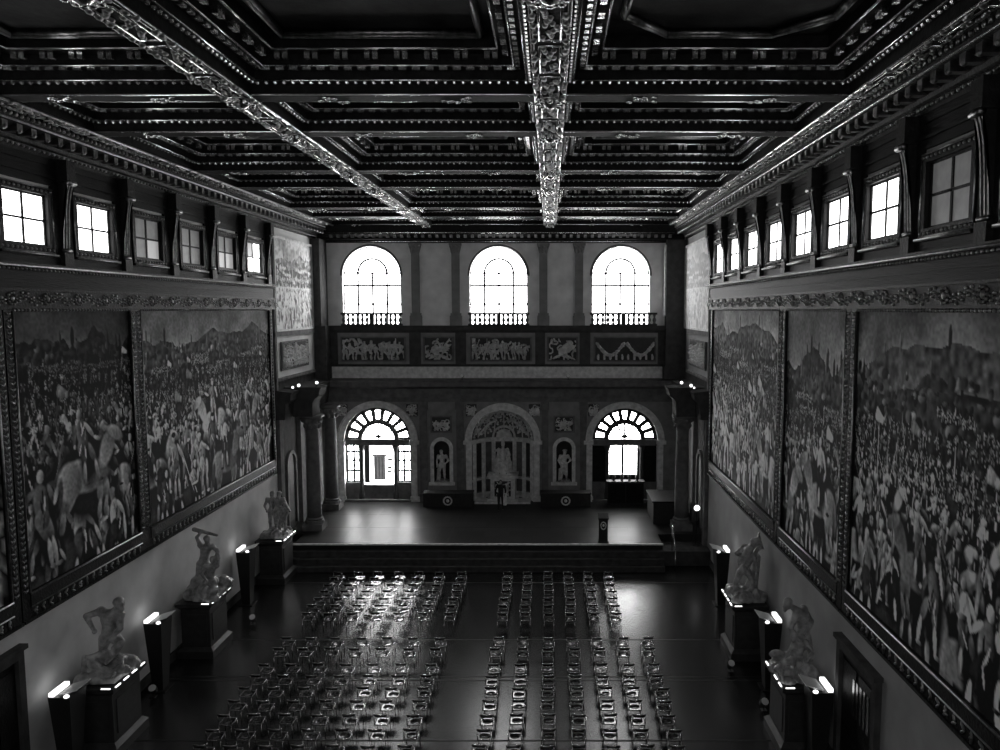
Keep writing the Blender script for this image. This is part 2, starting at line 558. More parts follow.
def battle(w, h, seed, sky=0.3, horizon=0.33, lo=0.05, hi=0.55, near=0.3, horses=0.16, n_rows=13, gain=1.0):
    p = Paint(w, h, seed)
    r = p.r
    yy = np.linspace(0, 1, h)[:, None]
    p.a[:] = np.where(yy < horizon, sky * (0.7 + 0.6 * yy / horizon), lo * 1.6)
    p.a *= 0.6 + 0.5 * blur_noise(w, h, h / 6, r) + 0.35 * blur_noise(w, h, h / 18, r)
    # hills and towers
    for k in range(4):
        base = horizon * (0.45 + 0.2 * k) * h
        amp = h * 0.07
        x = np.arange(w)
        prof = base + amp * (blur_noise(w, 2, w / 5, r)[0] - 0.5) * 2 + amp * 0.4 * (blur_noise(w, 2, w / 22, r)[0] - 0.5)
        tone = sky * (0.55 - 0.1 * k) * (0.8 + 0.4 * r.random())
        mask = np.arange(h)[:, None] > prof[None, :]
        p.a = np.where(mask & (yy < horizon + 0.12), tone * (0.6 + 0.7 * blur_noise(w, h, 5, r)), p.a)
        for _ in range(7):
            tx = r.random() * w
            ty = prof[int(min(w - 1, tx))]
            q = h * (0.012 + 0.012 * r.random())
            p.ell(tx, ty - q, q * 0.5, q * 2, 0, tone * (1.3 if r.random() < 0.5 else 0.6), 0.3)
    # trees, tents and distant companies scattered over the hills
    for k in range(int(w * 1.1)):
        x, y = r.random() * w, h * (horizon * 0.55 + (horizon * 0.45 + 0.1) * r.random())
        q = h * (0.006 + 0.01 * r.random())
        tone = p.a[int(min(h - 1, y)), int(min(w - 1, x))]
        if tone < sky * 0.75:
            p.ell(x, y, q * (0.6 + 1.4 * r.random()), q * (0.5 + r.random()), r.normal(0, 0.3), tone * (0.5 + 1.3 * r.random() ** 1.5), 0.5)
    for k in range(6):
        x, y = r.random() * w, h * (horizon * 0.8 + 0.25 * horizon * r.random())
        for j in range(14):
            p.man(x + j * h * 0.014, y + r.normal(0, 0.004) * h, h * 0.03, lo * 0.7, lo, sky * 1.3)
    # crowds, far to near
    for i in range(n_rows):
        t = i / (n_rows - 1)
        S = h * (0.045 + (near - 0.045) * t ** 1.3)
        y = h * (horizon + 0.05 + (1.02 - horizon - 0.05) * t ** 0.9)
        n = max(4, int(w / (S * (0.5 - 0.16 * t))))
        for x in r.permutation(n):
            px = (x + r.random()) * w / n
            py = y + r.normal(0, 0.25) * S
            if S > h * 0.09 and r.random() < horses * 0.7:
                p.horse(px, py, S * 1.1, lo * 0.6, lo, hi)
            elif r.random() < 0.85:
                p.man(px, py, S * (0.85 + 0.3 * r.random()), lo * (0.9 - 0.4 * t), lo, hi * (0.5 + 0.5 * t))
            if r.random() < 0.03 and t < 0.75:
                p.banner(px, py - 0.4 * S, min(S * 2.0, h * 0.16), lo + (hi - lo) * r.random())
    a = p.a * (0.7 + 0.6 * blur_noise(w, h, h / 5, r)) * (0.88 + 0.24 * blur_noise(w, h, 2.2, r))
    k = 5
    b = np.pad(a, k, mode='edge')
    b = np.cumsum(np.cumsum(np.pad(b, ((1, 0), (1, 0))), 0), 1)
    m = 2 * k + 1
    b = (b[m:, m:] - b[:-m, m:] - b[m:, :-m] + b[:-m, :-m]) / (m * m)
    a = np.clip(a + 0.9 * (a - b), 0.01, 1)
    return np.clip(gain * 2.3 * a ** 1.5, 0.01, 0.9)

def canvas_obj(name, img, origin, du, dv, parent, m='canvas'):
    """a grid whose first row is the top of the picture; du along the row, dv down a column"""
    h, w = img.shape
    origin, du, dv = np.array(origin, float), np.array(du, float), np.array(dv, float)
    I, J = np.meshgrid(np.linspace(0, 1, w), np.linspace(0, 1, h))
    P = origin + I[..., None] * du + J[..., None] * dv - np.array(parent.location)
    idx = np.arange(h * w).reshape(h, w)
    F = np.stack([idx[:-1, :-1], idx[1:, :-1], idx[1:, 1:], idx[:-1, 1:]], -1).reshape(-1, 4)
    me = bpy.data.meshes.new(name)
    me.from_pydata(P.reshape(-1, 3).tolist(), [], F.tolist())
    at = me.color_attributes.new('paint', 'FLOAT_COLOR', 'POINT')
    col = np.ones((h * w, 4), np.float32)
    col[:, :3] = img.reshape(-1, 1)
    at.data.foreach_set('color', col.ravel())
    me.materials.append(M[m])
    me.update()
    o = bpy.data.objects.new(name, me)
    C.objects.link(o)
    o.parent = parent
    return o

def relief_mb(x0, x1, z0, z1, y, depth, seed, nx, nz, style=0):
    """carved relief standing out of an XZ wall towards -Y"""
    p = Paint(nx, nz, seed)
    r = p.r
    p.a[:] = 0.1
    if style == 0:         # scrolling figures and ribbons
        for k in range(int(nx / 4)):
            x, yv = r.random() * nx, nz * (0.15 + 0.75 * r.random())
            for j in range(4):
                a = r.random() * 2 * PI
                L = nz * (0.1 + 0.15 * r.random())
                p.seg(x, yv, x + L * math.cos(a), yv + L * math.sin(a), nz * 0.05, 0.4 + 0.6 * r.random(), 0)
                x, yv = x + L * math.cos(a), yv + L * math.sin(a)
        for k in range(int(nx / 9)):
            p.man((k + 0.5) * 9, nz * 0.97, nz * (0.7 + 0.2 * r.random()), 0.15, 0.4, 1.0)
    elif style == 1:       # coat of arms among ribbons and scrolls
        for k in range(26):
            x, yv, a = nx * (0.08 + 0.84 * r.random()), nz * (0.1 + 0.8 * r.random()), r.random() * 2 * PI
            for j in range(5):
                L = nz * 0.09
                p.seg(x, yv, x + L * math.cos(a), yv + L * math.sin(a), nz * 0.035, 0.35 + 0.65 * r.random(), 0)
                x, yv, a = x + L * math.cos(a), yv + L * math.sin(a), a + 0.7
        for k in range(10):
            p.ell(nx * 0.5 + nx * 0.17 * r.normal(), nz * (0.4 + 0.2 * r.random()), nz * 0.1, nz * 0.14, r.random(), 0.4 + 0.6 * r.random(), 0.4, 0)
        p.seg(nx * 0.15, nz * 0.9, nx * 0.5, nz * 0.7, nz * 0.05, 0.9, 0)
        p.seg(nx * 0.85, nz * 0.9, nx * 0.5, nz * 0.7, nz * 0.05, 0.9, 0)
    else:                  # leaf swags
        for q in (0.25, 0.75):
            for k in range(24):
                t = k / 23
                p.ell(nx * (q - 0.22 + 0.44 * t), nz * (0.25 + 0.5 * math.sin(PI * t)), nz * 0.09, nz * 0.06, r.random() * 3, 0.5 + 0.5 * r.random(), 0.4, 0)
        for k in range(10):
            p.ell(nx * (k + 0.5) / 10, nz * 0.85, nz * 0.05, nz * 0.16, 0, 0.5 + 0.5 * r.random(), 0.4, 0)
    A = np.clip(p.a, 0, 1.1) * (0.8 + 0.4 * r.random(p.a.shape))
    A[0, :] = A[-1, :] = A[:, 0] = A[:, -1] = 0
    mb = MB()
    vs = [(x0 + (x1 - x0) * i / (nx - 1), y - depth * A[j, i], z1 + (z0 - z1) * j / (nz - 1)) for j in range(nz) for i in range(nx)]
    fs = [(j * nx + i, (j + 1) * nx + i, (j + 1) * nx + i + 1, j * nx + i + 1) for j in range(nz - 1) for i in range(nx - 1)]
    mb.add(vs, fs)
    mb.box(x0, x1, y, y + 0.03, z0, z1)
    return mb

def carve(parent, x0, x1, z0, z1, y, depth, seed, nx, nz, style, m='palestone', side=None):
    c = relief_mb(x0, x1, z0, z1, y, depth, seed, nx, nz, style)
    g = MB().box(x0, x1, y - 0.3 * depth, y, z0, z1)
    if side:
        to_side(c, *side)
        to_side(g, *side)
    obj('carving', c, m, parent, False)
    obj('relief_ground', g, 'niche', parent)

def to_side(mb, X, s):
    """turns an XZ relief modelled at y=0 (x = along) into the plane of a side wall: along -> Y, -y -> into the room"""
    mb.v = [(X + s * (-y), x, z) for x, y, z in mb.v]
    return mb

def leaves(mb, a, b, n, r, seed, out):
    """a run of carved leaves between two points; out is the direction they bulge to"""
    q = random.Random(seed)
    a, b, out = Vector(a), Vector(b), Vector(out)
    d = (b - a).normalized()
    side = d.cross(out).normalized()
    for k in range(n):
        t = (k + 0.5) / n
        c = a.lerp(b, t)
        for sg in (-1, 1):
            ang = sg * (0.2 + 1.2 * q.random())
            ax = d * math.cos(ang) + side * math.sin(ang)
            ay = out.cross(ax)
            R = Matrix((ax, ay, out)).transposed()
            mb.ell(c + side * (sg * r * 0.55) + out * (r * 0.1), (r * (0.8 + 0.3 * q.random()), r * 0.35, r * 0.35), 6, 4, R)
        if k % 3 == 0:
            mb.ell(c + out * (r * 0.25), r * 0.42, 6, 4)

# ================================================================== SETTING
L, R = -14.0, 8.15
YB, YM, YE = -3.0, 37.4, 45.0        # back wall, end of the main side walls, end wall
HS = 1.15                            # stage height
ZTOP = 17.95                         # soffit of the ceiling beams

fl = MB().box(L - 0.6, R + 0.6, YB - 0.4, YE + 0.6, -0.2, 0.0)
floor = struct('floor', fl, 'floor')
mb = MB()
for y in (24.95, 25.2, 28.15, 34.25, 21.3):
    mb.box(L, R, y - 0.04, y + 0.04, 0.0, 0.006)
obj('floor_band', mb, 'floorband', floor)

WIN_L = [13.9, 16.9, 19.95, 22.95, 26.0, 29.15, 32.25, 35.25]
WIN_R = [12.4, 15.3, 18.25, 21.15, 24.0, 26.95, 29.95, 32.8, 35.7]
ZW0, ZW1, HW = 14.72, 16.12, 0.86

def side_wall(name, X, s, wins):
    """s = +1 for the left wall (room towards +X), -1 for the right wall"""
    mb = MB()
    def bx(d0, d1, y0, y1, z0, z1):
        a, b = X + s * d0, X + s * d1
        mb.box(min(a, b), max(a, b), y0, y1, z0, z1)
    bx(-0.5, 0, YB, YE, 0, ZW0)
    bx(-0.5, 0, YB, YE, ZW1, 19.2)
    y = YB
    for c in wins:
        bx(-0.5, 0, y, c - HW, ZW0, ZW1)
        y = c + HW
    bx(-0.5, 0, y, YE, ZW0, ZW1)
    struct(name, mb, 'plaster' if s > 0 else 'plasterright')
    w = struct('trim_9' if s > 0 else 'trim_10', loc=(X, 20, 14))
    # panelled timber band from the picture tops to the cornice
    mb = MB()
    bx(0, 0.10, YB, YM, 13.52, 14.12)
    bx(0, 0.13, YB, YM, 13.78, 13.83)
    bx(0, 0.08, YB, YM, 14.2, ZW0 - 0.28)
    bx(0, 0.08, YB, YM, ZW1 + 0.3, 17.35)
    y = YB
    for c in wins:
        bx(0, 0.08, y, c - HW - 0.22, ZW0 - 0.28, ZW1 + 0.3)
        y = c + HW + 0.22
    bx(0, 0.08, y, YM, ZW0 - 0.28, ZW1 + 0.3)
    for k, c in enumerate(wins):
        bx(0.08, 0.14, c - 1.15, c + 1.15, 16.62, 16.68)
        bx(0.08, 0.12, c - 1.1, c + 1.1, 16.95, 17.25)
    obj('timber_panelling', mb, 'woodpanel', w)
    mb = MB()
    bx(0, 0.32, YB, YM, 14.10, 14.16)
    bx(0, 0.26, YB, YM, 14.16, 14.22)
    bx(0, 0.2, YB, YM, 14.02, 14.10)
    obj('ledge', mb, 'wood', w)
    mb = MB()
    mb.rod((X + s * 0.32, YB, 14.13), (X + s * 0.32, YM, 14.13), 0.035, 8)
    n = int((YM - YB) / 0.16)
    for k in range(n):
        y = YB + (k + 0.5) * 0.16
        mb.ell((X + s * 0.22, y, 14.05), (0.03, 0.05, 0.035), 6, 4)
    obj('ledge_moulding', mb, 'giltdim', w, True)
    # carved garland frieze
    mb = MB()
    bx(0, 0.14, YB, YM, 13.02, 13.52)
    bx(0, 0.22, YB, YM, 13.48, 13.54)
    bx(0, 0.2, YB, YM, 12.98, 13.04)
    obj('frieze', mb, 'wood', w)
    mb = MB()
    y = 7.0
    k = 0
    while y < YM - 0.5:
        mb.ell((X + s * 0.15, y, 13.27), (0.05, 0.07, 0.09), 8, 5)
        for j in range(10):
            a = 2 * PI * j / 10
            mb.ell((X + s * 0.16, y + 0.15 * math.cos(a), 13.27 + 0.15 * math.sin(a)), (0.04, 0.04, 0.04), 6, 4)
        for j in range(9):
            t = (j + 0.5) / 9
            zz = 13.27 + 0.08 * math.sin(2 * PI * t)
            mb.ell((X + s * 0.15, y + 0.22 + t * 0.92, zz), (0.035, 0.05, 0.03), 6, 4)
            mb.ell((X + s * 0.15, y + 0.22 + t * 0.92, zz + (0.09 if j % 2 else -0.09)), (0.03, 0.06, 0.035), 6, 4)
        y += 1.35
        k += 1
    obj('garland', mb, 'giltdim', w, True)
    return w

wall_left = side_wall('wall_left', L, 1, WIN_L)
wall_right = side_wall('wall_right', R, -1, WIN_R)
mb = MB()
mb.box(L - 0.5, R + 0.5, YB - 0.4, YB, 0, 12.0)
mb.wall(L - 0.5, R + 0.5, 12.0, 19.2, [(c, 1.75, 12.0, 15.0) for c in (-10.78, -3.1, 4.27)], YB - 0.4, YB)
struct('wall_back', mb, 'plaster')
for k, c in enumerate((-10.78, -3.1, 4.27)):  # unseen windows added behind the camera to light the end wall
    e = struct('window_%d' % (30 + k), loc=(c, YB, 12))
    obj('pane', MB().archfill(c, 1.75, 12.0, 15.0, YB - 0.36, YB - 0.34), 'pane_back_fill', e)
    mb = MB()
    for x in (-0.9, 0, 0.9):
        mb.box(c + x - 0.04, c + x + 0.04, YB - 0.32, YB - 0.26, 12.0, 15.2)
    for z in (13.3, 14.4, 15.2):
        mb.box(c - 1.75, c + 1.75, YB - 0.32, YB - 0.26, z - 0.04, z + 0.04)
    obj('glazing_bar', mb, 'lead', e)

for nm, X, s in (('baseboard_left', L, 1), ('baseboard_right', R, -1)):
    a, b = X, X + s * 0.06
    struct(nm, MB().box(min(a, b), max(a, b), YB, YM, 0, 0.35), 'darkstone')

# ---- cornice with modillions along both side walls and over the end wall
def cornice(name, X, s):
    e = struct(name, loc=(X, 20, 17.3))
    pr = [(0, 17.15), (0.14, 17.15), (0.16, 17.3), (0.26, 17.36), (0.28, 17.46), (0.62, 17.62), (0.72, 17.66), (0.74, 17.82), (0.84, 17.9), (0.86, 18.02), (0, 18.02)]
    mb = MB().extrude_y([(X + s * a, z) for a, z in pr], YB, 44.3)
    obj('cornice_profile', mb, 'wood', e)
    mb = MB()
    y = 6.0
    while y < 44.2:
        a, b = X + s * 0.27, X + s * 0.66
        mb.box(min(a, b), max(a, b), y, y + 0.2, 17.44, 17.63)
        mb.ell((X + s * 0.62, y + 0.1, 17.46), (0.07, 0.09, 0.07), 6, 4)
        y += 0.52
    obj('modillion_row', mb, 'giltdim', e)
    mb = MB()
    mb.rod((X + s * 0.74, YB, 17.67), (X + s * 0.74, 44.3, 17.67), 0.03, 8)
    mb.rod((X + s * 0.86, YB, 17.92), (X + s * 0.86, 44.3, 17.92), 0.035, 8)
    mb.rod((X + s * 0.17, YB, 17.3), (X + s * 0.17, 44.3, 17.3), 0.025, 8)
    obj('gilded_edge', mb, 'giltdim' if s > 0 else 'gilt', e, True)  # darker gilt on the left cornice puts its weaker light into the colour
    mb = MB()
    y = 6.0
    while y < 44.2:
        mb.ell((X + s * 0.8, y, 17.8), (0.05, 0.05, 0.06), 6, 4)
        mb.ell((X + s * 0.22, y, 17.25), (0.04, 0.06, 0.05), 6, 4)
        y += 0.2
    obj('egg_moulding', mb, 'giltdim', e, True)
    return e
cornice('trim_1', L, 1)
cornice('trim_2', R, -1)
e = struct('trim_3', loc=(-3, 44.6, 17.0))
pr = [(YE, 16.95), (YE - 0.12, 16.95), (YE - 0.15, 17.1), (YE - 0.3, 17.16), (YE - 0.32, 17.3), (YE - 0.6, 17.42), (YE - 0.64, 17.6), (YE - 0.7, 17.95), (YE, 17.95)]
obj('cornice_profile', MB().extrude_x(pr, L + 0.1, R - 0.1), 'wood', e)
mb = MB()
x = L + 0.9
while x < R - 0.9:
    mb.box(x, x + 0.16, YE - 0.58, YE - 0.3, 17.24, 17.4)
    x += 0.42
obj('modillion_row', mb, 'giltdim', e)
mb = MB().rod((L + 0.8, YE - 0.65, 17.5), (R - 0.8, YE - 0.65, 17.5), 0.03).rod((L + 0.8, YE - 0.15, 17.03), (R - 0.8, YE - 0.15, 17.03), 0.025)
obj('gilded_edge', mb, 'gilt', e, True)

# ---- clerestory windows with frames, and the consoles between them
state_L = {19.95: 'b', 22.95: 'b', 26.0: 'd1', 29.15: 'd', 32.25: 'm', 35.25: 'b2', 13.9: 'b', 16.9: 'b'}
state_R = {12.4: 'd', 15.3: 'd', 18.25: 'b', 21.15: 'b', 24.0: 'b', 26.95: 'b', 29.95: 'b', 32.8: 'b', 35.7: 'b2'}
wcount = 0
def side_window(X, s, c, st):
    global wcount
    wcount += 1
    e = struct('window_%d' % wcount, loc=(X, c, ZW0))
    def bx(mb, d0, d1, y0, y1, z0, z1):
        a, b = X + s * d0, X + s * d1
        mb.box(min(a, b), max(a, b), y0, y1, z0, z1)
    # four panes
    g = 0.03
    for j, (za, zb) in enumerate(((ZW0, (ZW0 + ZW1) / 2 - g), ((ZW0 + ZW1) / 2 + g, ZW1))):
        for i, (ya, yb) in enumerate(((c - HW + 0.02, c - g), (c + g, c + HW - 0.02))):
            m = {'b': 'pane_side', 'b2': 'pane_side', 'd': 'pane_dim', 'd1': 'pane_dim', 'm': 'pane_mid'}[st]
            if st == 'd1' and i == 1 and j == 0:
                m = 'pane_mid'
            if st == 'm' and j == 1:
                m = 'pane_dim'
            if st == 'b2' and s > 0 and j == 1 and i == 0:
                m = 'pane_mid'
            q = MB()
            bx(q, -0.05, -0.03, ya, yb, za, zb)
            obj('pane', q, m, e)
    mb = MB()
    bx(mb, -0.03, 0.0, c - 0.035, c + 0.035, ZW0, ZW1)
    bx(mb, -0.03, 0.0, c - HW, c + HW, (ZW0 + ZW1) / 2 - 0.03, (ZW0 + ZW1) / 2 + 0.03)
    for y in (c - HW, c + HW - 0.05):
        bx(mb, -0.05, 0.01, y, y + 0.05, ZW0, ZW1)
    for z in (ZW0, ZW1 - 0.05):
        bx(mb, -0.05, 0.01, c - HW, c + HW, z, z + 0.05)
    obj('glazing_bar', mb, 'wood', e)
    mb = MB()
    w2, t = HW + 0.2, 0.2
    bx(mb, 0, 0.11, c - w2, c - HW, ZW0 - t, ZW1 + t)
    bx(mb, 0, 0.11, c + HW, c + w2, ZW0 - t, ZW1 + t)
    bx(mb, 0, 0.11, c - HW, c + HW, ZW1, ZW1 + t)
    bx(mb, 0, 0.11, c - HW, c + HW, ZW0 - t, ZW0)
    obj('window_frame', mb, 'wood', e)
    mb = MB()
    bx(mb, 0, 0.2, c - w2 - 0.05, c + w2 + 0.05, ZW0 - t - 0.07, ZW0 - t)
    obj('window_sill', mb, 'wood', e)
    mb = MB()
    for y in (c - w2 + 0.03, c + w2 - 0.03):
        mb.rod((X + s * 0.11, y, ZW0 - t), (X + s * 0.11, y, ZW1 + t), 0.02, 6)
    for z in (ZW0 - t + 0.02, ZW1 + t - 0.02):
        mb.rod((X + s * 0.11, c - w2, z), (X + s * 0.11, c + w2, z), 0.02, 6)
    mb.rod((X + s * 0.2, c - w2, ZW0 - t - 0.03), (X + s * 0.2, c + w2, ZW0 - t - 0.03), 0.025, 6)
    n = 12
    for k in range(n):
        y = c - w2 + 2 * w2 * (k + 0.5) / n
        mb.ell((X + s * 0.12, y, ZW1 + t * 0.5), (0.03, 0.05, 0.04), 6, 4)
        mb.ell((X + s * 0.12, y, ZW0 - t * 0.5), (0.03, 0.05, 0.04), 6, 4)
    obj('frame_moulding', mb, 'giltdim', e, True)
for c in WIN_L:
    side_window(L, 1, c, state_L[c])
for c in WIN_R:
    side_window(R, -1, c, state_R[c])

ORD = ['first', 'second', 'third', 'fourth', 'fifth', 'sixth', 'seventh', 'eighth', 'ninth', 'tenth']

def console(X, s, y, label):
    t = thing('console_bracket', label, 'bracket', (X, y, 14.25), 'carved console brackets between the high windows')
    def bx(mb, d0, d1, y0, y1, z0, z1):
        a, b = X + s * d0, X + s * d1
        mb.box(min(a, b), max(a, b), y0, y1, z0, z1)
    mb = MB()
    bx(mb, 0.08, 0.22, y - 0.2, y + 0.2, 14.22, 14.6)
    obj('lower_block', mb, 'wood', t)
    mb = MB()
    bx(mb, 0.08, 0.4, y - 0.2, y + 0.2, 16.6, 17.18)
    obj('upper_block', mb, 'wood', t)
    prof = []
    for k in range(13):
        f = k / 12
        prof.append((0.13 + 0.24 * f ** 4 + 0.04 * math.sin(PI * f), 14.6 + f * 2.0))
    loop = [(X + s * 0.08, 14.6)] + [(X + s * d, z) for d, z in prof] + [(X + s * 0.08, 16.6)]
    vs = [(x, y - 0.14, z) for x, z in loop] + [(x, y + 0.14, z) for x, z in loop]
    n = len(loop)
    body = MB()
    body.v = vs
    body.f = [(k, (k + 1) % n, n + (k + 1) % n, n + k) for k in range(n)]
    for k in range(1, n - 2):
        body.f += [(0, k, k + 1), (n, n + k + 1, n + k)]
    body.f += [(0, n - 2, n - 1), (n, 2 * n - 1, 2 * n - 2)]
    body = obj('scroll_body', body, 'wood', t)
    for q in (-0.12, 0.0, 0.12):
        obj('gilded_rib', MB().tube([(X + s * (d + 0.005), y + q, z) for d, z in prof], 0.022, 6), 'giltdim', body, True)
    obj('volute', MB().rod((X + s * 0.37, y - 0.17, 16.56), (X + s * 0.37, y + 0.17, 16.56), 0.08, 10), 'giltdim', body, True)
    obj('volute', MB().rod((X + s * 0.16, y - 0.17, 14.66), (X + s * 0.16, y + 0.17, 14.66), 0.05, 10), 'giltdim', body, True)

def mids(ws):
    m = [(a + b) / 2 for a, b in zip(ws, ws[1:])]
    return m + [ws[-1] + 1.5]
VIS_L = [w for w in WIN_L if w > 16]
for k, y in enumerate(mids(VIS_L)):
    if k == 0:
        lab = 'dark wooden scroll bracket left of the nearest bright window on the left wall'
    if k < len(VIS_L) - 1:
        lab = 'dark wooden scroll bracket on left wall, %s from the far end of the high windows' % ORD[len(VIS_L) - 1 - k]
    else:
        lab = 'dark wooden scroll bracket on left wall, beside the far tall fresco'
    console(L, 1, y, lab)
VIS_R = [w for w in WIN_R if w > 12]
for k, y in enumerate(mids(VIS_R)):
    if k < len(VIS_R) - 1:
        lab = 'dark wooden scroll bracket on right wall, %s from the far end of the high windows' % ORD[len(VIS_R) - 1 - k]
    else:
        lab = 'dark wooden scroll bracket on right wall, beside the far tall fresco'
    console(R, -1, y, lab)

# ---- end wall
AL, AC, AR = -10.6, -2.9, 4.6            # lower arches
NL, NR = -6.67, 0.87                     # statue niches
WC = (-10.78, -3.1, 4.27)                # upper windows
WR, WZB, WZS = 1.75, 12.0, 15.0
mb = MB()
mb.wall(L, R, 0, 8.7, [(AL, 2.05, HS, 4.95), (NL, 0.48, 2.35, 4.45), (AC, 1.9, HS, 4.95), (NR, 0.48, 2.35, 4.45), (AR, 2.0, HS, 4.95)], YE, YE + 0.5)
mb.box(L, R, YE, YE + 0.5, 8.7, 12.0)
mb.wall(L, R, 12.0, 19.2, [(c, WR, WZB, WZS) for c in WC], YE, YE + 0.5)
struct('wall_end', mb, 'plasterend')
wall_end = struct('trim_11', loc=(-3, YE, 8))
# entablature and bands
mb = MB()
pr = [(YE, 7.35), (YE - 0.1, 7.35), (YE - 0.12, 7.6), (YE - 0.18, 7.62), (YE - 0.2, 8.15), (YE - 0.4, 8.25), (YE - 0.75, 8.35), (YE - 0.8, 8.6), (YE - 0.9, 8.72), (YE, 8.8)]
mb.extrude_x(pr, L, R)
obj('entablature', mb, 'stone', wall_end)
mb = MB()
pr = [(YE, 9.5), (YE - 0.1, 9.52), (YE - 0.16, 9.6), (YE, 9.66)]
mb.extrude_x(pr, L, R)
pr = [(YE, 11.55), (YE - 0.08, 11.6), (YE - 0.2, 11.75), (YE - 0.24, 11.95), (YE - 0.3, 12.0), (YE, 12.0)]
mb.extrude_x(pr, L, R)
for xa, xb in ((-13.6, -12.9), (-8.55, -7.85), (-5.75, -5.1), (-0.9, -0.3), (1.8, 2.45), (6.55, 8.15)):
    mb.box(xa, xb, YE - 0.07, YE, 9.64, 11.58)
obj('string_course', mb, 'darkstone', wall_end)
obj('plain_band', MB().box(L, R, YE - 0.02, YE, 8.78, 9.55), 'palestone', wall_end)
# relief zone backing in darker stone
mb = MB()
mb.box(L, R, YE - 0.025, YE, 9.62, 11.58)
obj('relief_band', mb, 'wallstone', wall_end)
mb = MB()
mb.wall(L, R, HS, 7.4, [(AL, 2.06, HS, 4.95), (NL, 0.49, 2.35, 4.45), (AC, 1.91, HS, 4.95), (NR, 0.49, 2.35, 4.45), (AR, 2.01, HS, 4.95)], YE - 0.02, YE)
obj('stone_facing', mb, 'wallstone', wall_end)
# lower wall facing of grey stone with pilaster strips
mb = MB()
for xa, xb in ((-8.0, -7.55), (-5.75, -5.3), (-0.52, -0.1), (1.85, 2.25)):
    mb.box(xa, xb, YE - 0.12, YE, HS, 7.0)
    mb.box(xa - 0.05, xb + 0.05, YE - 0.18, YE, 6.85, 7.35)
    mb.box(xa - 0.06, xb + 0.06, YE - 0.18, YE, HS, 1.6)
obj('pilaster_strip', mb, 'stone', wall_end)
# corner piers of the upper zone
mb = MB()
mb.box(L, -13.45, 43.6, YE, 12.0, 17.1)
mb.box(6.95, R, 44.4, YE, 9.6, 17.1)
mb.box(L, -13.3, 43.9, YE, 8.8, 12.0)
mb.box(6.85, R, 44.3, YE, 8.8, 9.6)
obj('corner_pier', mb, 'darkstone', wall_end)
mb = MB()
mb.box(6.86, 6.95, 44.5, YE, 12.6, 16.8)
obj('pier_edge', mb, 'palestone', wall_end)

# arched daylight windows
for k, c in enumerate(WC):
    wcount += 1
    e = struct('window_%d' % wcount, loc=(c, YE, WZB))
    obj('pane', MB().archfill(c, WR, WZB, WZS, YE + 0.34, YE + 0.36), 'pane_end', e)
    mb = MB()
    y0, y1 = YE + 0.27, YE + 0.32
    mb.arc(c, WZS, WR - 0.06, WR, y0, y1)
    mb.arc(c, WZS + 0.15, 0.82, 0.94, y0, y1)
    for x in (c - WR, c + WR - 0.06):
        mb.box(x, x + 0.06, y0, y1, WZB, WZS)
    for z in (15.17, 14.42, 13.3):
        mb.box(c - WR, c + WR, y0, y1, z - 0.055, z + 0.055)
    for x, zt in ((c, 15.17), (c - 0.88, 15.17), (c + 0.88, 15.17)):
        mb.box(x - 0.055, x + 0.055, y0, y1, WZB, zt)
    obj('glazing_bar', mb, 'lead', e)
    mb = MB()
    mb.arc(c, WZS, WR, WR + 0.12, YE - 0.05, YE + 0.02)
    obj('window_surround', mb, 'stone', e)

# upper pilasters
PIL = [(-8.1, 'left side of the blank panel right of the left arched window'), (-5.68, 'left of the middle arched window'),
       (-0.4, 'right of the middle arched window'), (1.75, 'left of the right arched window')]
for x, where in PIL:
    t = thing('pilaster', 'dark stone pilaster on ' + where if where.startswith('left side') else 'dark stone pilaster just ' + where, 'pilaster', (x, YE, 12.0), 'pilasters between the arched windows')
    obj('shaft', MB().box(x - 0.24, x + 0.24, YE - 0.16, YE, 12.75, 16.3), 'wallstone', t)
    obj('plinth', MB().box(x - 0.36, x + 0.36, YE - 0.24, YE, 12.0, 12.6).box(x - 0.32, x + 0.32, YE - 0.2, YE, 12.6, 12.75), 'wallstone', t)
    mb = MB().tbox(x, YE - 0.1, 16.3, 16.8, 0.24, 0.09, 0.36, 0.1).box(x - 0.38, x + 0.38, YE - 0.24, YE, 16.8, 16.95)
    for q in (-1, 0, 1):
        mb.ell((x + q * 0.2, YE - 0.2, 16.45), (0.08, 0.05, 0.14), 6, 5)
        mb.ell((x + q * 0.27, YE - 0.22, 16.72), (0.09, 0.06, 0.08), 6, 5)
    obj('capital', mb, 'wallstone', t)
    t.location.y -= 0.025

# balustrades
for c, where in zip(WC, ('left', 'middle', 'right')):
    xa, xb = c - 1.85, c + 1.85 + (0.35 if where == 'right' else 0)
    t = thing('balustrade', 'stone balustrade with turned balusters below the %s arched window' % where, 'balustrade', (c, YE - 0.12, 12.0), 'balustrades under the arched windows')
    obj('handrail', MB().box(xa, xb, YE - 0.24, YE, 12.66, 12.78), 'darkstone', t)
    obj('base_rail', MB().box(xa, xb, YE - 0.22, YE, 12.0, 12.1), 'darkstone', t)
    n = 13
    for k in range(n):
        x = xa + (xb - xa) * (k + 0.5) / n
        if k == n // 2:
            obj('post', MB().box(x - 0.12, x + 0.12, YE - 0.22, YE - 0.02, 12.1, 12.66), 'darkstone', t)
            continue
        pr = [(0.09, 12.1), (0.09, 12.15), (0.055, 12.19), (0.115, 12.3), (0.1, 12.4), (0.05, 12.5), (0.07, 12.56), (0.09, 12.6), (0.09, 12.66)]
        obj('baluster', MB().lathe(x, YE - 0.11, pr, 10), 'baluster', t, True)

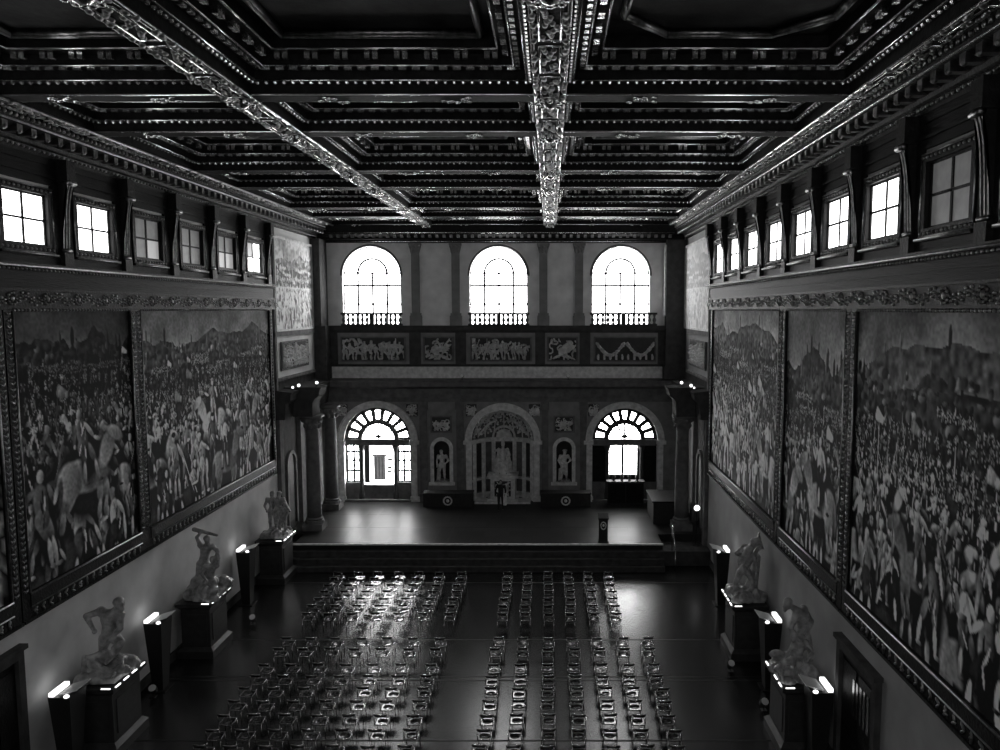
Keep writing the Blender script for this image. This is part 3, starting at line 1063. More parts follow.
# relief panels of the upper band
for k, (xa, xb, st, lab) in enumerate((
        (-12.6, -8.85, 0, 'wide carved stone relief under the left arched window'),
        (-7.6, -5.95, 1, 'square carved relief between the left and middle arched windows'),
        (-4.75, -1.2, 0, 'wide carved stone relief under the middle arched window'),
        (-0.08, 1.6, 1, 'square carved relief between the middle and right arched windows'),
        (2.75, 6.35, 2, 'wide carved relief of swags under the right arched window'))):
    t = thing('relief_panel', lab, 'relief', ((xa + xb) / 2, YE, 9.85), 'carved reliefs below the arched windows')
    carve(t, xa, xb, 9.9, 11.25, YE - 0.03, 0.3, 40 + k, int((xb - xa) * 24), 32, st)
    mb = MB()
    for a, b, c, d in ((xa - 0.1, xb + 0.1, 11.25, 11.33), (xa - 0.1, xb + 0.1, 9.82, 9.9), (xa - 0.1, xa, 9.9, 11.25), (xb, xb + 0.1, 9.9, 11.25)):
        mb.box(a, b, YE - 0.1, YE, c, d)
    obj('border', mb, 'stone', t)
    t.location.y -= 0.025

# archivolts of the three lower arches and the niche frames
def archivolt(parent, cx, w, zs, m):
    mb = MB()
    mb.arc(cx, zs, w, w + 0.28, YE - 0.16, YE)
    mb.arc(cx, zs, w + 0.28, w + 0.42, YE - 0.24, YE)
    for q in (-1, 1):
        a, b = sorted((cx + q * w, cx + q * (w + 0.36)))
        mb.box(a, b, YE - 0.16, YE, HS, zs - 0.22)
        a, b = sorted((cx + q * (w - 0.06), cx + q * (w + 0.52)))
        mb.box(a, b, YE - 0.26, YE + 0.3, zs - 0.22, zs)
        mb.box(a, b, YE - 0.22, YE, HS, HS + 0.3)
    obj('archivolt', mb, m, parent)
archivolt(wall_end, AL, 2.05, 4.95, 'palestone')
archivolt(wall_end, AC, 1.9, 4.95, 'palestone')
archivolt(wall_end, AR, 2.0, 4.95, 'palestone')
# spandrel carvings
for k, (xa, xb) in enumerate(((-13.2, -12.4), (-8.8, -8.1), (-5.15, -4.5), (-1.3, -0.6), (2.35, 3.0))):
    c = relief_mb(xa, xb, 6.45, 7.2, YE - 0.03, 0.14, 70 + k, 24, 24, 1)
    obj('spandrel_carving', c, 'palestone', wall_end)
    obj('spandrel_ground', MB().box(xa, xb, YE - 0.06, YE, 6.45, 7.2), 'darkstone', wall_end)

def shell(mb, cx, w, zb, zs, depth, y=YE, nt=20, nz=8):
    """half-round niche with a domed head"""
    vs, fs = [], []
    for i in range(nt + 1):
        a = PI * i / nt
        vs.append((cx + w * math.cos(a), y + depth * math.sin(a), zb))
        vs.append((cx + w * math.cos(a), y + depth * math.sin(a), zs))
    for i in range(nt):
        fs.append((2 * i, 2 * i + 2, 2 * i + 3, 2 * i + 1))
    o = len(vs)
    for j in range(nz + 1):
        b = PI / 2 * j / nz
        for i in range(nt + 1):
            a = PI * i / nt
            vs.append((cx + w * math.cos(a) * math.cos(b), y + depth * math.sin(a) * math.cos(b), zs + w * math.sin(b)))
    for j in range(nz):
        for i in range(nt):
            p = o + j * (nt + 1) + i
            fs.append((p, p + 1, p + nt + 2, p + nt + 1))
    mb.add(vs, fs)
    n = nt + 1
    vs = [(cx + w * math.cos(PI * i / nt), y + depth * math.sin(PI * i / nt), zb) for i in range(n)]
    mb.add(vs, [tuple(range(n))])

# glazed arches of the stage: openwork fan, columns, side lights
def glazed_arch(num, cx, w, dark):
    e = struct('window_%d' % num, loc=(cx, YE, HS))
    y0, y1 = YE + 0.12, YE + 0.3
    zs = 4.95
    mb = MB()
    mb.arc(cx, zs, w - 0.2, w, y0, y1)
    mb.arc(cx, zs, 1.0, 1.28, y0 - 0.06, y1)
    for k in range(10):
        a = PI * k / 9
        hw = 0.13 if 0 < k < 9 else 0.1
        ca, sa = math.cos(a), math.sin(a)
        vs = []
        for y in (y0, y1):
            for r_, t_ in ((1.2, -hw * 0.8), (w - 0.1, -hw), (w - 0.1, hw), (1.2, hw * 0.8)):
                vs.append((cx + r_ * ca - t_ * sa, y, zs + 0.06 + r_ * sa + t_ * ca))
        mb.add(vs, [(0, 1, 2, 3), (7, 6, 5, 4), (0, 4, 5, 1), (1, 5, 6, 2), (2, 6, 7, 3), (3, 7, 4, 0)])
    obj('openwork_fan', mb, 'darkstone' if dark else 'stone', e)
    mb = MB()
    for k in range(1, 6):
        a = PI * k / 6
        mb.rod((cx, YE + 0.24, zs + 0.1), (cx + 1.0 * math.cos(a), YE + 0.24, zs + 0.1 + 1.0 * math.sin(a)), 0.055, 6)
    mb.arc(cx, zs + 0.1, 0.0, 0.14, YE + 0.2, YE + 0.28)
    obj('fan_bar', mb, 'lead', e)
    mb = MB()
    mb.box(cx - w, cx + w, YE + 0.02, YE + 0.3, 4.62, 4.98)
    mb.box(cx - w, cx + w, YE - 0.02, YE + 0.3, 4.9, 5.0)
    obj('lintel', mb, 'stone', e)
    mb = MB()
    mb.box(cx - w, cx - 1.0, YE + 0.08, YE + 0.35, HS, 2.3)
    mb.box(cx + 1.0, cx + w, YE + 0.08, YE + 0.35, HS, 2.3)
    mb.box(cx - 1.0, cx + 1.0, YE + 0.12, YE + 0.35, HS, 2.12)
    mb.box(cx - w, cx + w, YE - 0.25, YE + 0.1, HS, HS + 0.12)
    obj('parapet', mb, 'stone', e)
    for q in (-1.06, 1.06):
        mb = MB()
        mb.lathe(cx + q, YE + 0.16, [(0.2, HS), (0.2, 1.6), (0.16, 1.65), (0.14, 2.3), (0.13, 3.2), (0.12, 4.25), (0.15, 4.3), (0.22, 4.55), (0.24, 4.62)], 12)
        obj('small_column', mb, 'darkstone', e, True)
    return e

wcount += 1
e = glazed_arch(wcount, AL, 2.05, False)
mb = MB()
mb.archfill(AL, 2.0, 4.98, 5.0, YE + 0.34, YE + 0.36)
mb.box(AL - 2.0, AL - 1.15, YE + 0.34, YE + 0.36, 2.3, 4.65)
mb.box(AL + 1.15, AL + 2.0, YE + 0.34, YE + 0.36, 2.3, 4.65)
obj('pane', mb, 'pane_arch', e)
mb = MB()
for q in (-1, 1):
    for x in (1.2, 1.55, 1.98):
        mb.box(AL + q * x - 0.07, AL + q * x + 0.07, YE + 0.26, YE + 0.31, 2.3, 4.65)
    for z in (2.32, 3.0, 3.65, 4.2):
        a, b = sorted((AL + q * 1.15, AL + q * 2.0))
        mb.box(a, b, YE + 0.26, YE + 0.31, z - 0.06, z + 0.06)
mb.box(AL - 0.95, AL - 0.62, YE + 0.36, YE + 0.4, 2.2, 4.6)
obj('glazing_bar', mb, 'lead', e)

wcount += 1
e = glazed_arch(wcount, AR, 2.0, True)
mb = MB()
mb.archfill(AR, 1.98, 5.0, 5.02, YE + 0.34, YE + 0.36)
mb.box(AR - 0.92, AR + 0.86, YE + 0.34, YE + 0.36, 2.75, 4.65)
obj('pane', mb, 'pane_archright', e)
mb = MB()
mb.box(AR - 2.0, AR - 0.92, YE + 0.3, YE + 0.36, 2.2, 4.7)
mb.box(AR + 0.86, AR + 2.0, YE + 0.3, YE + 0.36, 2.2, 4.7)
mb.box(AR - 0.92, AR + 0.86, YE + 0.3, YE + 0.36, 2.0, 2.75)
obj('side_panel', mb, 'woodpanel', e)
mb = MB().box(AR - 0.19, AR - 0.03, YE + 0.28, YE + 0.33, 2.75, 4.65)
mb.box(AR + 0.78, AR + 0.86, YE + 0.2, YE + 0.33, 2.75, 4.65)
obj('glazing_bar', mb, 'lead', e)

# central apse
mb = MB()
shell(mb, AC, 1.9, HS, 4.95, 1.3)
apse = struct('trim_4', mb, 'stone', smooth=True)
mb = MB()
for a in (0.2, 0.8, 1.2, PI - 1.2, PI - 0.8, PI - 0.2):
    x, y = AC + 1.82 * math.cos(a), YE + 1.2 * math.sin(a)
    mb.box(x - 0.12, x + 0.12, y - 0.1, y + 0.1, HS, 4.7)
for i in range(20):
    a0, a1 = PI * i / 20, PI * (i + 1) / 20
    for z0, z1, dd in ((4.7, 4.95, 0.2), (2.3, 2.45, 0.1), (HS, 1.5, 0.12)):
        p = [(AC + (1.9 - q) * math.cos(a), YE + (1.3 - q) * math.sin(a)) for a, q in ((a0, 0), (a1, 0), (a1, dd), (a0, dd))]
        vs = [(x, y, z0) for x, y in p] + [(x, y, z1) for x, y in p]
        mb.add(vs, [(0, 1, 2, 3), (7, 6, 5, 4), (0, 4, 5, 1), (1, 5, 6, 2), (2, 6, 7, 3), (3, 7, 4, 0)])
obj('pilaster_strip', mb, 'palestone', apse)
mb = MB()
for a0, a1 in ((0.28, 0.72), (1.26, PI - 1.26), (PI - 0.72, PI - 0.28)):
    for i in range(4):
        b0, b1 = a0 + (a1 - a0) * i / 4, a0 + (a1 - a0) * (i + 1) / 4
        p = [(AC + 1.87 * math.cos(b), YE + 1.27 * math.sin(b)) for b in (b0, b1)]
        for z0, z1 in ((1.6, 2.2), (2.55, 4.6)):
            mb.add([(p[0][0], p[0][1], z0), (p[1][0], p[1][1], z0), (p[1][0], p[1][1], z1), (p[0][0], p[0][1], z1)], [(0, 1, 2, 3)])
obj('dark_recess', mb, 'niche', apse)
# ribs and carving of the apse head
mb = MB()
for i in range(9):
    a = PI * (i + 0.5) / 9
    pts = []
    for j in range(9):
        b = PI / 2 * j / 8 * 0.92
        pts.append((AC + 1.83 * math.cos(a) * math.cos(b), YE + 1.24 * math.sin(a) * math.cos(b), 4.97 + 1.83 * math.sin(b)))
    mb.tube(pts, 0.04, 6)
q = random.Random(3)
for i in range(260):
    a, b = PI * (0.06 + 0.88 * q.random()), PI / 2 * (0.08 + 0.75 * q.random())
    mb.ell((AC + 1.82 * math.cos(a) * math.cos(b), YE + 1.22 * math.sin(a) * math.cos(b), 4.97 + 1.82 * math.sin(b)), (0.05 + 0.05 * q.random(), 0.06, 0.04 + 0.05 * q.random()), 6, 4)
for i in range(24):
    a = PI * (i + 0.5) / 24
    mb.ell((AC + 1.78 * math.cos(a), YE + 0.12, 4.97 + 1.78 * math.sin(a)), (0.09, 0.08, 0.09), 6, 4)
mb.arc(AC, 4.97, 0.62, 0.74, YE + 0.95, YE + 1.2)
mb.arc(AC, 4.97, 0.0, 0.5, YE + 1.05, YE + 1.25)
for sg in (-1, 1):
    mb.tube([(AC + sg * (0.4 + 1.2 * k / 8), YE + 0.75, 5.35 - 0.25 * (k / 8) + 0.75 * math.sin(PI * (1 - k / 8) * 0.5)) for k in range(9)], 0.08, 6)
obj('shell_carving', mb, 'palestone', apse, True)

# statue niches with their frames, square reliefs above
for cx in (NL, NR):
    mb = MB()
    shell(mb, cx, 0.48, 2.35, 4.45, 0.45)
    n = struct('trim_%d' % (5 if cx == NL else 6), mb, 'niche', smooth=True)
    mb = MB()
    mb.arc(cx, 4.45, 0.48, 0.7, YE - 0.1, YE)
    for qx in (-1, 1):
        a, b = sorted((cx + qx * 0.48, cx + qx * 0.7))
        mb.box(a, b, YE - 0.1, YE, 2.3, 4.45)
    mb.box(cx - 0.8, cx + 0.8, YE - 0.2, YE + 0.05, 2.17, 2.35)
    obj('niche_frame', mb, 'palestone', n)
for cx, lab in ((NL, 'small square relief above the left statue niche'), (NR, 'small square relief above the right statue niche')):
    t = thing('relief_panel', lab, 'relief', (cx, YE, 5.5), 'square reliefs above the niches')
    carve(t, cx - 0.55, cx + 0.55, 5.55, 6.4, YE - 0.03, 0.18, 90 + int(cx), 30, 26, 1)
    mb = MB()
    for a, b, c, d in ((cx - 0.65, cx + 0.65, 6.4, 6.48), (cx - 0.65, cx + 0.65, 5.45, 5.55), (cx - 0.65, cx - 0.55, 5.55, 6.4), (cx + 0.55, cx + 0.65, 5.55, 6.4)):
        mb.box(a, b, YE - 0.09, YE, c, d)
    obj('border', mb, 'stone', t)
    t.location.y -= 0.045

# ---- stage with steps
mb = MB()
mb.box(-13.0, 5.7, 36.55, YE, 0, HS)
mb.box(L, -13.0, 38.2, YE, 0, HS)
mb.box(5.7, R, 38.2, YE, 0, HS)
stage = struct('stage_platform', mb, 'stagefloor')
mb = MB()
for k in range(3):
    z = HS * (3 - k) / 4
    mb.box(-13.0, 5.7, 36.55 - 0.3 * (k + 1), 36.55 - 0.3 * k, 0, z)
    mb.box(-13.0, 5.7, 36.55 - 0.3 * (k + 1) - 0.03, 36.55 - 0.3 * (k + 1), z - 0.05, z)
obj('step', mb, 'darkstone', stage)
obj('stage_edge', MB().box(-13.0, 5.73, 36.5, 36.62, HS - 0.06, HS + 0.008), 'palestone', stage)
mb = MB()
for x in (-10.3, -5.6):
    for d in (-0.35, 0.35):
        mb.box(x + d - 0.05, x + d + 0.05, 36.7, 44.6, HS, HS + 0.004)
mb.box(-13, 5.6, 39.4, 39.5, HS, HS + 0.004)
mb.box(-13, 5.6, 42.0, 42.1, HS, HS + 0.004)
obj('floor_band', mb, 'floorband', stage)
# side plinths closing the stage towards the walls
mb = MB()
mb.box(5.73, R, 36.6, 38.2, 0, 0.75)
mb.box(L, -13.0, 36.6, 38.2, 0, 0.75)
obj('side_plinth', mb, 'darkstone', stage)

# ---- side walls of the stage: entablature, columns, frescoes, reliefs, niches
for nm, X, s in (('trim_7', L, 1), ('trim_8', R, -1)):
    e = struct(nm, loc=(X, 40, 8))
    pr = [(0, 7.35), (0.85, 7.35), (0.87, 7.6), (0.93, 7.62), (0.95, 8.15), (1.15, 8.25), (1.4, 8.35), (1.45, 8.6), (1.55, 8.75), (0, 8.85)]
    obj('entablature', MB().extrude_y([(X + s * a * 0.55, z) for a, z in pr], YM, YE), 'darkstone', e)
    mb = MB()
    for y in (39.2,):
        mb.extrude_y([(X + s * a, z) for a, z in [(0, 7.35), (1.5, 7.35), (1.52, 8.1), (1.65, 8.3), (1.85, 8.45), (1.9, 8.75), (2.0, 8.9), (0, 8.9)]], y - 0.6, y + 0.6)
    obj('entablature_block', mb, 'darkstone', e)
    mb = MB()
    def bx(d0, d1, y0, y1, z0, z1):
        a, b = X + s * d0, X + s * d1
        mb.box(min(a, b), max(a, b), y0, y1, z0, z1)
    bx(0, 0.2, YM, YM + 0.5, HS if s > 0 else 0.75, 7.35)
    bx(0, 0.25, 40.4, 41.0, HS, 7.35)
    bx(0, 0.25, 43.6, 44.2, HS, 7.35)
    bx(0, 0.12, YM, YM + 0.25, 8.85, 17.15)
    bx(0, 0.14, YM, 43.6, 11.6, 11.85)
    bx(0, 0.14, YM, 43.6, 9.3, 9.45)
    obj('pilaster_strip', mb, 'stone', e)
    mb = MB()
    bx(0, 0.03, YM, YE, HS, 9.3)
    obj('stone_facing', mb, 'darkstone', e)
    # arched recess in the side wall
    mb = MB()
    q = MB().archfill(39.2, 0.55, 1.6, 4.7, -0.06, 0.0)
    to_side(q, X, s)
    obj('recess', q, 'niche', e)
    q = MB().arc(39.2, 4.7, 0.55, 0.75, -0.16, 0.0)
    q.box(38.45, 38.65, -0.16, 0, 1.4, 4.7).box(39.75, 39.95, -0.16, 0, 1.4, 4.7)
    to_side(q, X, s)
    obj('recess_frame', q, 'stone', e)

def big_column(x, y, zb, label):
    t = thing('column', label, 'column', (x, y, zb), 'tall columns at the sides of the stage')
    mb = MB().box(x - 0.52, x + 0.52, y - 0.52, y + 0.52, zb, zb + 0.35)
    mb.lathe(x, y, [(0.5, zb + 0.35), (0.52, zb + 0.36), (0.49, zb + 0.5), (0.42, zb + 0.53), (0.46, zb + 0.6), (0.39, zb + 0.68)], 20)
    obj('base', mb, 'stone', t, False)
    mb = MB().lathe(x, y, [(0.37, zb + 0.66), (0.37, 3.0), (0.36, 4.5), (0.33, 6.0), (0.32, 6.55), (0.35, 6.6)], 24)
    obj('shaft', mb, 'stone', t, True)
    mb = MB().lathe(x, y, [(0.33, 6.55), (0.35, 6.8), (0.5, 7.05), (0.49, 7.2)], 16)
    mb.box(x - 0.5, x + 0.5, y - 0.5, y + 0.5, 7.2, 7.35)
    for k in range(8):
        a = 2 * PI * k / 8
        mb.ell((x + 0.37 * math.cos(a), y + 0.37 * math.sin(a), 6.78), (0.12, 0.12, 0.16), 6, 5)
        mb.ell((x + 0.46 * math.cos(a + 0.39), y + 0.46 * math.sin(a + 0.39), 7.08), (0.12, 0.12, 0.12), 6, 5)
    obj('capital', mb, 'stone', t, True)
big_column(-12.72, 39.2, HS, 'grey stone column nearest the camera at the left side of the stage')
big_column(-12.98, 43.3, HS, 'grey stone column in the far left corner, beside the left glazed arch')
big_column(7.1, 39.2, HS, 'dark stone column at the right side of the stage, behind the table')

# ---- outside: street facade beyond the left arch
fac = thing('building', 'pale plastered building seen outside through the left glazed arch', 'building', (-12, 52.3, -4))
obj('wall', MB().box(-24, 2, 52, 52.4, -4, 16), 'facade', fac)
wdw = obj('window', MB().box(-12.55, -11.75, 51.94, 52, 0.85, 2.55).box(-12.65, -11.65, 51.9, 52, 2.55, 2.7), 'facadegrey', fac)
mb = MB()
for x in (-12.42, -12.2, -11.97):
    mb.box(x, x + 0.05, 51.92, 51.94, 0.85, 2.5)
obj('frame', mb, 'screenpaper', wdw)
for x, z in ((-11.62, 1.35), (-11.6, 1.68), (-11.56, 2.25)):
    obj('sign', MB().box(x, x + 0.32, 51.95, 52, z, z + 0.16), 'facadegrey', fac)
obj('drainpipe', MB().rod((-10.98, 51.9, -4), (-10.98, 51.9, 2.0), 0.07), 'facadegrey', fac)
struct('ground_outside', MB().box(-30, 10, 45.7, 60, -4.2, -4.0), 'ground')

# ================================================================== CEILING
ceil = struct('ceiling', loc=(0, 20, 18))
obj('roof_deck', MB().box(L - 0.5, R + 0.5, YB - 0.4, YE + 0.5, 19.1, 19.3), 'ceilwood', ceil)
BX = [-13.15, -7.3, 0.0, 7.3]
BY = [-1.2, 2.4, 8.4, 12.0, 18.0, 21.6, 27.5, 31.15, 37.3, 40.9, 44.45]
BW = 0.32

def xbeam(y, w):
    """transverse beam"""
    mb = MB()
    mb.box(BX[0], BX[-1], y - w, y + w, ZTOP, 19.1)
    b = obj('beam', mb, 'ceilwood', ceil)
    mb = MB()
    for q in (-w, w):
        mb.rod((BX[0], y + q, ZTOP + 0.02), (BX[-1], y + q, ZTOP + 0.02), 0.026, 8)
    obj('gilded_edge', mb, 'giltline', b, True)
    # carved cartouches along the soffit
    mb = MB()
    q = random.Random(int(y * 10))
    for xa, xb in zip(BX, BX[1:]):
        for f in (0.3, 0.7):
            x = xa + (xb - xa) * f
            for k in range(9):
                mb.ell((x + 0.35 * (q.random() - 0.5) * 2, y + w * 0.8 * (q.random() - 0.5) * 2, ZTOP - 0.02), (0.08, 0.05, 0.05), 6, 4)
    obj('carving', mb, 'gilt', b, True)
for y in BY:
    xbeam(y, 0.27)

def ybeam(x, w, seed):
    mb = MB().box(x - w, x + w, YB, YE - 0.7, ZTOP - 0.05, 19.1)
    b = obj('main_beam', mb, 'ceilwood', ceil)
    mb = MB()
    for q in (-w, w):
        mb.rod((x + q, YB, ZTOP - 0.03), (x + q, YE - 0.7, ZTOP - 0.03), 0.045, 8)
    q = random.Random(seed)
    ys = []
    y = 5.0
    while y < 44:
        ys.append(y)
        y += 1.83
    for ya, yb in zip(ys, ys[1:]):
        # framed soffit panels with side volutes
        for sx in (-0.6, 0.6):
            mb.rod((x + sx * w, ya + 0.15, ZTOP - 0.06), (x + sx * w, yb - 0.15, ZTOP - 0.06), 0.028, 6)
        for yy in (ya + 0.15, yb - 0.15):
            mb.rod((x - 0.6 * w, yy, ZTOP - 0.06), (x + 0.6 * w, yy, ZTOP - 0.06), 0.028, 6)
    obj('gilded_edge', mb, 'giltdim' if x < -10 else 'giltline', b, True)  # leftmost beam edges: weaker light painted in by the darker gilt
    mb = MB()
    for ya, yb in zip(ys, ys[1:]):
        n = 16
        for k in range(n):
            mb.ell((x + w * 0.45 * (q.random() * 2 - 1), ya + 0.25 + (yb - ya - 0.5) * (k + 0.5) / n, ZTOP - 0.06), (0.06, 0.09, 0.05), 6, 4)
        for sx in (-1, 1):
            for k in range(7):
                mb.ell((x + sx * w * (0.8 + 0.2 * q.random()), ya + (yb - ya) * q.random(), ZTOP - 0.06), (0.07, 0.1, 0.06), 6, 4)
    obj('carving', mb, 'giltdim', b, True)
for i, x in enumerate(BX):
    ybeam(x, 0.33, i)

# bosses at the crossings
for x in BX[1:3]:
    for y in BY[3:]:
        mb = MB()
        mb.lathe(x, y, [(0.02, ZTOP - 0.24), (0.12, ZTOP - 0.2), (0.2, ZTOP - 0.12), (0.34, ZTOP - 0.09), (0.36, ZTOP - 0.03)], 12)
        for k in range(8):
            a = 2 * PI * k / 8
            mb.ell((x + 0.27 * math.cos(a), y + 0.27 * math.sin(a), ZTOP - 0.13), (0.09, 0.09, 0.06), 6, 4)
        obj('rosette', mb, 'gilt', ceil, True)

def ringbox(mb, x0, x1, y0, y1, t, z0, z1):
    mb.box(x0, x1, y0, y0 + t, z0, z1).box(x0, x1, y1 - t, y1, z0, z1)
    mb.box(x0, x0 + t, y0 + t, y1 - t, z0, z1).box(x1 - t, x1, y0 + t, y1 - t, z0, z1)

def rodrect(mb, x0, x1, y0, y1, z, r):
    mb.rod((x0, y0, z), (x1, y0, z), r, 6).rod((x0, y1, z), (x1, y1, z), r, 6)
    mb.rod((x0, y0, z), (x0, y1, z), r, 6).rod((x1, y0, z), (x1, y1, z), r, 6)

def around(x0, x1, y0, y1, step):
    for n, a, b in ((max(1, int((x1 - x0) / step)), 0, 1),):
        for k in range(n):
            x = x0 + (x1 - x0) * (k + 0.5) / n
            yield x, y0, 0
            yield x, y1, 0
    n = max(1, int((y1 - y0) / step))
    for k in range(n):
        y = y0 + (y1 - y0) * (k + 0.5) / n
        yield x0, y, 1
        yield x1, y, 1

def coffer(x0, x1, y0, y1, wide, octa, seed):
    mb = MB()
    ringbox(mb, x0, x1, y0, y1, 0.22, 18.22, 19.1)
    ringbox(mb, x0 + 0.22, x1 - 0.22, y0 + 0.22, y1 - 0.22, 0.28, 18.46, 19.1)
    ringbox(mb, x0 + 0.5, x1 - 0.5, y0 + 0.5, y1 - 0.5, 0.34, 18.72, 19.1)
    c = obj('coffer', mb, 'ceilwood', ceil)
    mb = MB()
    rodrect(mb, x0 + 0.22, x1 - 0.22, y0 + 0.22, y1 - 0.22, 18.23, 0.022)
    rodrect(mb, x0 + 0.5, x1 - 0.5, y0 + 0.5, y1 - 0.5, 18.47, 0.022)
    rodrect(mb, x0 + 0.84, x1 - 0.84, y0 + 0.84, y1 - 0.84, 18.73, 0.03)
    obj('gilded_moulding', mb, 'giltline', c, True)
    mb = MB()
    for x, y, d in around(x0 + 0.13, x1 - 0.13, y0 + 0.13, y1 - 0.13, 0.2):
        mb.ell((x, y, 18.21), (0.055, 0.055, 0.06), 6, 4)
    for x, y, d in around(x0 + 0.4, x1 - 0.4, y0 + 0.4, y1 - 0.4, 0.3):
        mb.box(x - (0.09 if not d else 0.05), x + (0.09 if not d else 0.05), y - (0.05 if not d else 0.09), y + (0.05 if not d else 0.09), 18.39, 18.46)
    if wide:
        for x, y, d in around(x0 + 0.66, x1 - 0.66, y0 + 0.66, y1 - 0.66, 0.62):
            for q in (-0.09, 0.09):
                ax, ay = (q, 0) if not d else (0, q)
                mb.box(x + ax - 0.06, x + ax + 0.06, y + ay - 0.06, y + ay + 0.06, 18.56, 18.72)
    obj('dentil_row', mb, 'gilt', c)
    # painted panel with a raised inner frame
    xa, xb, ya, yb = x0 + 0.84, x1 - 0.84, y0 + 0.84, y1 - 0.84
    p = obj('painted_panel', MB().box(xa, xb, ya, yb, 19.0, 19.06), 'fresco_dark', c)
    mb = MB()
    if wide:
        m_ = 0.35
        if octa:
            k = 1.0
            pts = [(xa + m_ + k, ya + m_), (xb - m_ - k, ya + m_), (xb - m_, ya + m_ + k), (xb - m_, yb - m_ - k), (xb - m_ - k, yb - m_), (xa + m_ + k, yb - m_), (xa + m_, yb - m_ - k), (xa + m_, ya + m_ + k)]
        else:
            pts = [(xa + m_, ya + m_), (xb - m_, ya + m_), (xb - m_, yb - m_), (xa + m_, yb - m_)]
        for i in range(len(pts)):
            a, b = pts[i], pts[(i + 1) % len(pts)]
            for dz, r in ((18.86, 0.05), (18.93, 0.09)):
                mb.rod((a[0], a[1], dz), (b[0], b[1], dz), r, 8)
        obj('inner_frame', mb, 'giltdim', p, True)
k = 0
for i in range(3):
    for j in range(len(BY) - 1):
        wide = BY[j + 1] - BY[j] > 5
        if BY[j + 1] < 9:
            continue
        coffer(BX[i] + BW, BX[i + 1] - BW, BY[j] + 0.27, BY[j + 1] - 0.27, wide, i == 2 and j == 3, k)
        k += 1

# ================================================================== PAINTINGS
def painting(X, s, ya, yb, label, seed, fine=True, **kw):
    z0, z1 = 5.5, 12.95
    t = thing('painting', label, 'painting', (X, (ya + yb) / 2, z0), 'great framed battle paintings')
    w = int((yb - ya) * (30 if fine else 6))
    h = int((z1 - z0) * (30 if fine else 6))
    img = battle(w, h, seed, **kw)
    x = X + s * 0.12
    if s > 0:
        canvas_obj('canvas', img, (x, ya, z1), (0, yb - ya, 0), (0, 0, z0 - z1), t)
    else:
        canvas_obj('canvas', img, (x, yb, z1), (0, ya - yb, 0), (0, 0, z0 - z1), t)
    def bx(mb, d0, d1, y0, y1, za, zb):
        a, b = X + s * d0, X + s * d1
        mb.box(min(a, b), max(a, b), y0, y1, za, zb)
    mb = MB()
    f = 0.3
    bx(mb, 0, 0.1, ya, yb, z0, z1)
    bx(mb, 0, 0.2, ya - f, ya, 4.8, z1 + 0.05)
    bx(mb, 0, 0.2, yb, yb + f, 4.8, z1 + 0.05)
    bx(mb, 0, 0.22, ya, yb, 5.1, z0)
    bx(mb, 0, 0.2, ya, yb, 4.8, 5.1)
    bx(mb, 0, 0.26, ya - f, yb + f, 4.74, 4.82)
    bx(mb, 0, 0.2, ya, yb, z1 - 0.02, z1 + 0.06)
    fr = obj('frame', mb, 'wood', t)
    mb = MB()
    xo = X + s * 0.2
    n = int((z1 - z0) / 0.16)
    leaves(mb, (xo, ya - f / 2, z0), (xo, ya - f / 2, z1), n, 0.075, seed, (s, 0, 0))
    leaves(mb, (xo, yb + f / 2, z0), (xo, yb + f / 2, z1), n, 0.075, seed + 1, (s, 0, 0))
    leaves(mb, (xo, ya, 4.95), (xo, yb, 4.95), int((yb - ya) / 0.3), 0.1, seed + 2, (s, 0, 0))
    n = int((yb - ya) / 0.14)
    for k in range(n):
        y = ya + (k + 0.5) * (yb - ya) / n
        mb.ell((X + s * 0.2, y, z1 + 0.02), (0.04, 0.05, 0.04), 6, 4)
    obj('carved_leaves', mb, 'giltdim', fr, True)
    mb = MB()
    for y in (ya, yb):
        mb.rod((X + s * 0.21, y, z0), (X + s * 0.21, y, z1), 0.025, 6)
    mb.rod((X + s * 0.23, ya, z0 - 0.02), (X + s * 0.23, yb, z0 - 0.02), 0.03, 6)
    mb.rod((X + s * 0.23, ya, 5.12), (X + s * 0.23, yb, 5.12), 0.02, 6)
    obj('gilded_edge', mb, 'giltdim', fr, True)

painting(L, 1, 7.0, 18.4, 'large framed battle painting cut off by the left edge of the photo', 11, fine=False)
painting(L, 1, 19.05, 24.4, 'narrow framed battle painting on left wall, nearest the camera, with horses and tents', 12, sky=0.12, horizon=0.24, hi=0.4, near=0.34, horses=0.3, n_rows=12)
painting(L, 1, 25.0, 36.5, 'wide framed battle painting on left wall, next to the stage', 13, sky=0.24, horizon=0.3, hi=0.5, near=0.33, n_rows=12)
painting(R, -1, 25.7, 36.35, 'framed battle painting on right wall, farthest and next to the stage', 14, gain=1.45, sky=0.3, horizon=0.3, hi=0.5, near=0.3, n_rows=12)
painting(R, -1, 19.9, 25.0, 'narrow framed battle painting in the middle of the right wall', 15, sky=0.26, horizon=0.42, hi=0.58, near=0.32, n_rows=9)
painting(R, -1, 7.6, 19.25, 'large dark framed battle painting on right wall, nearest the camera, with hilltop town', 16, sky=0.27, horizon=0.33, hi=0.62, near=0.3, horses=0.3, n_rows=13)

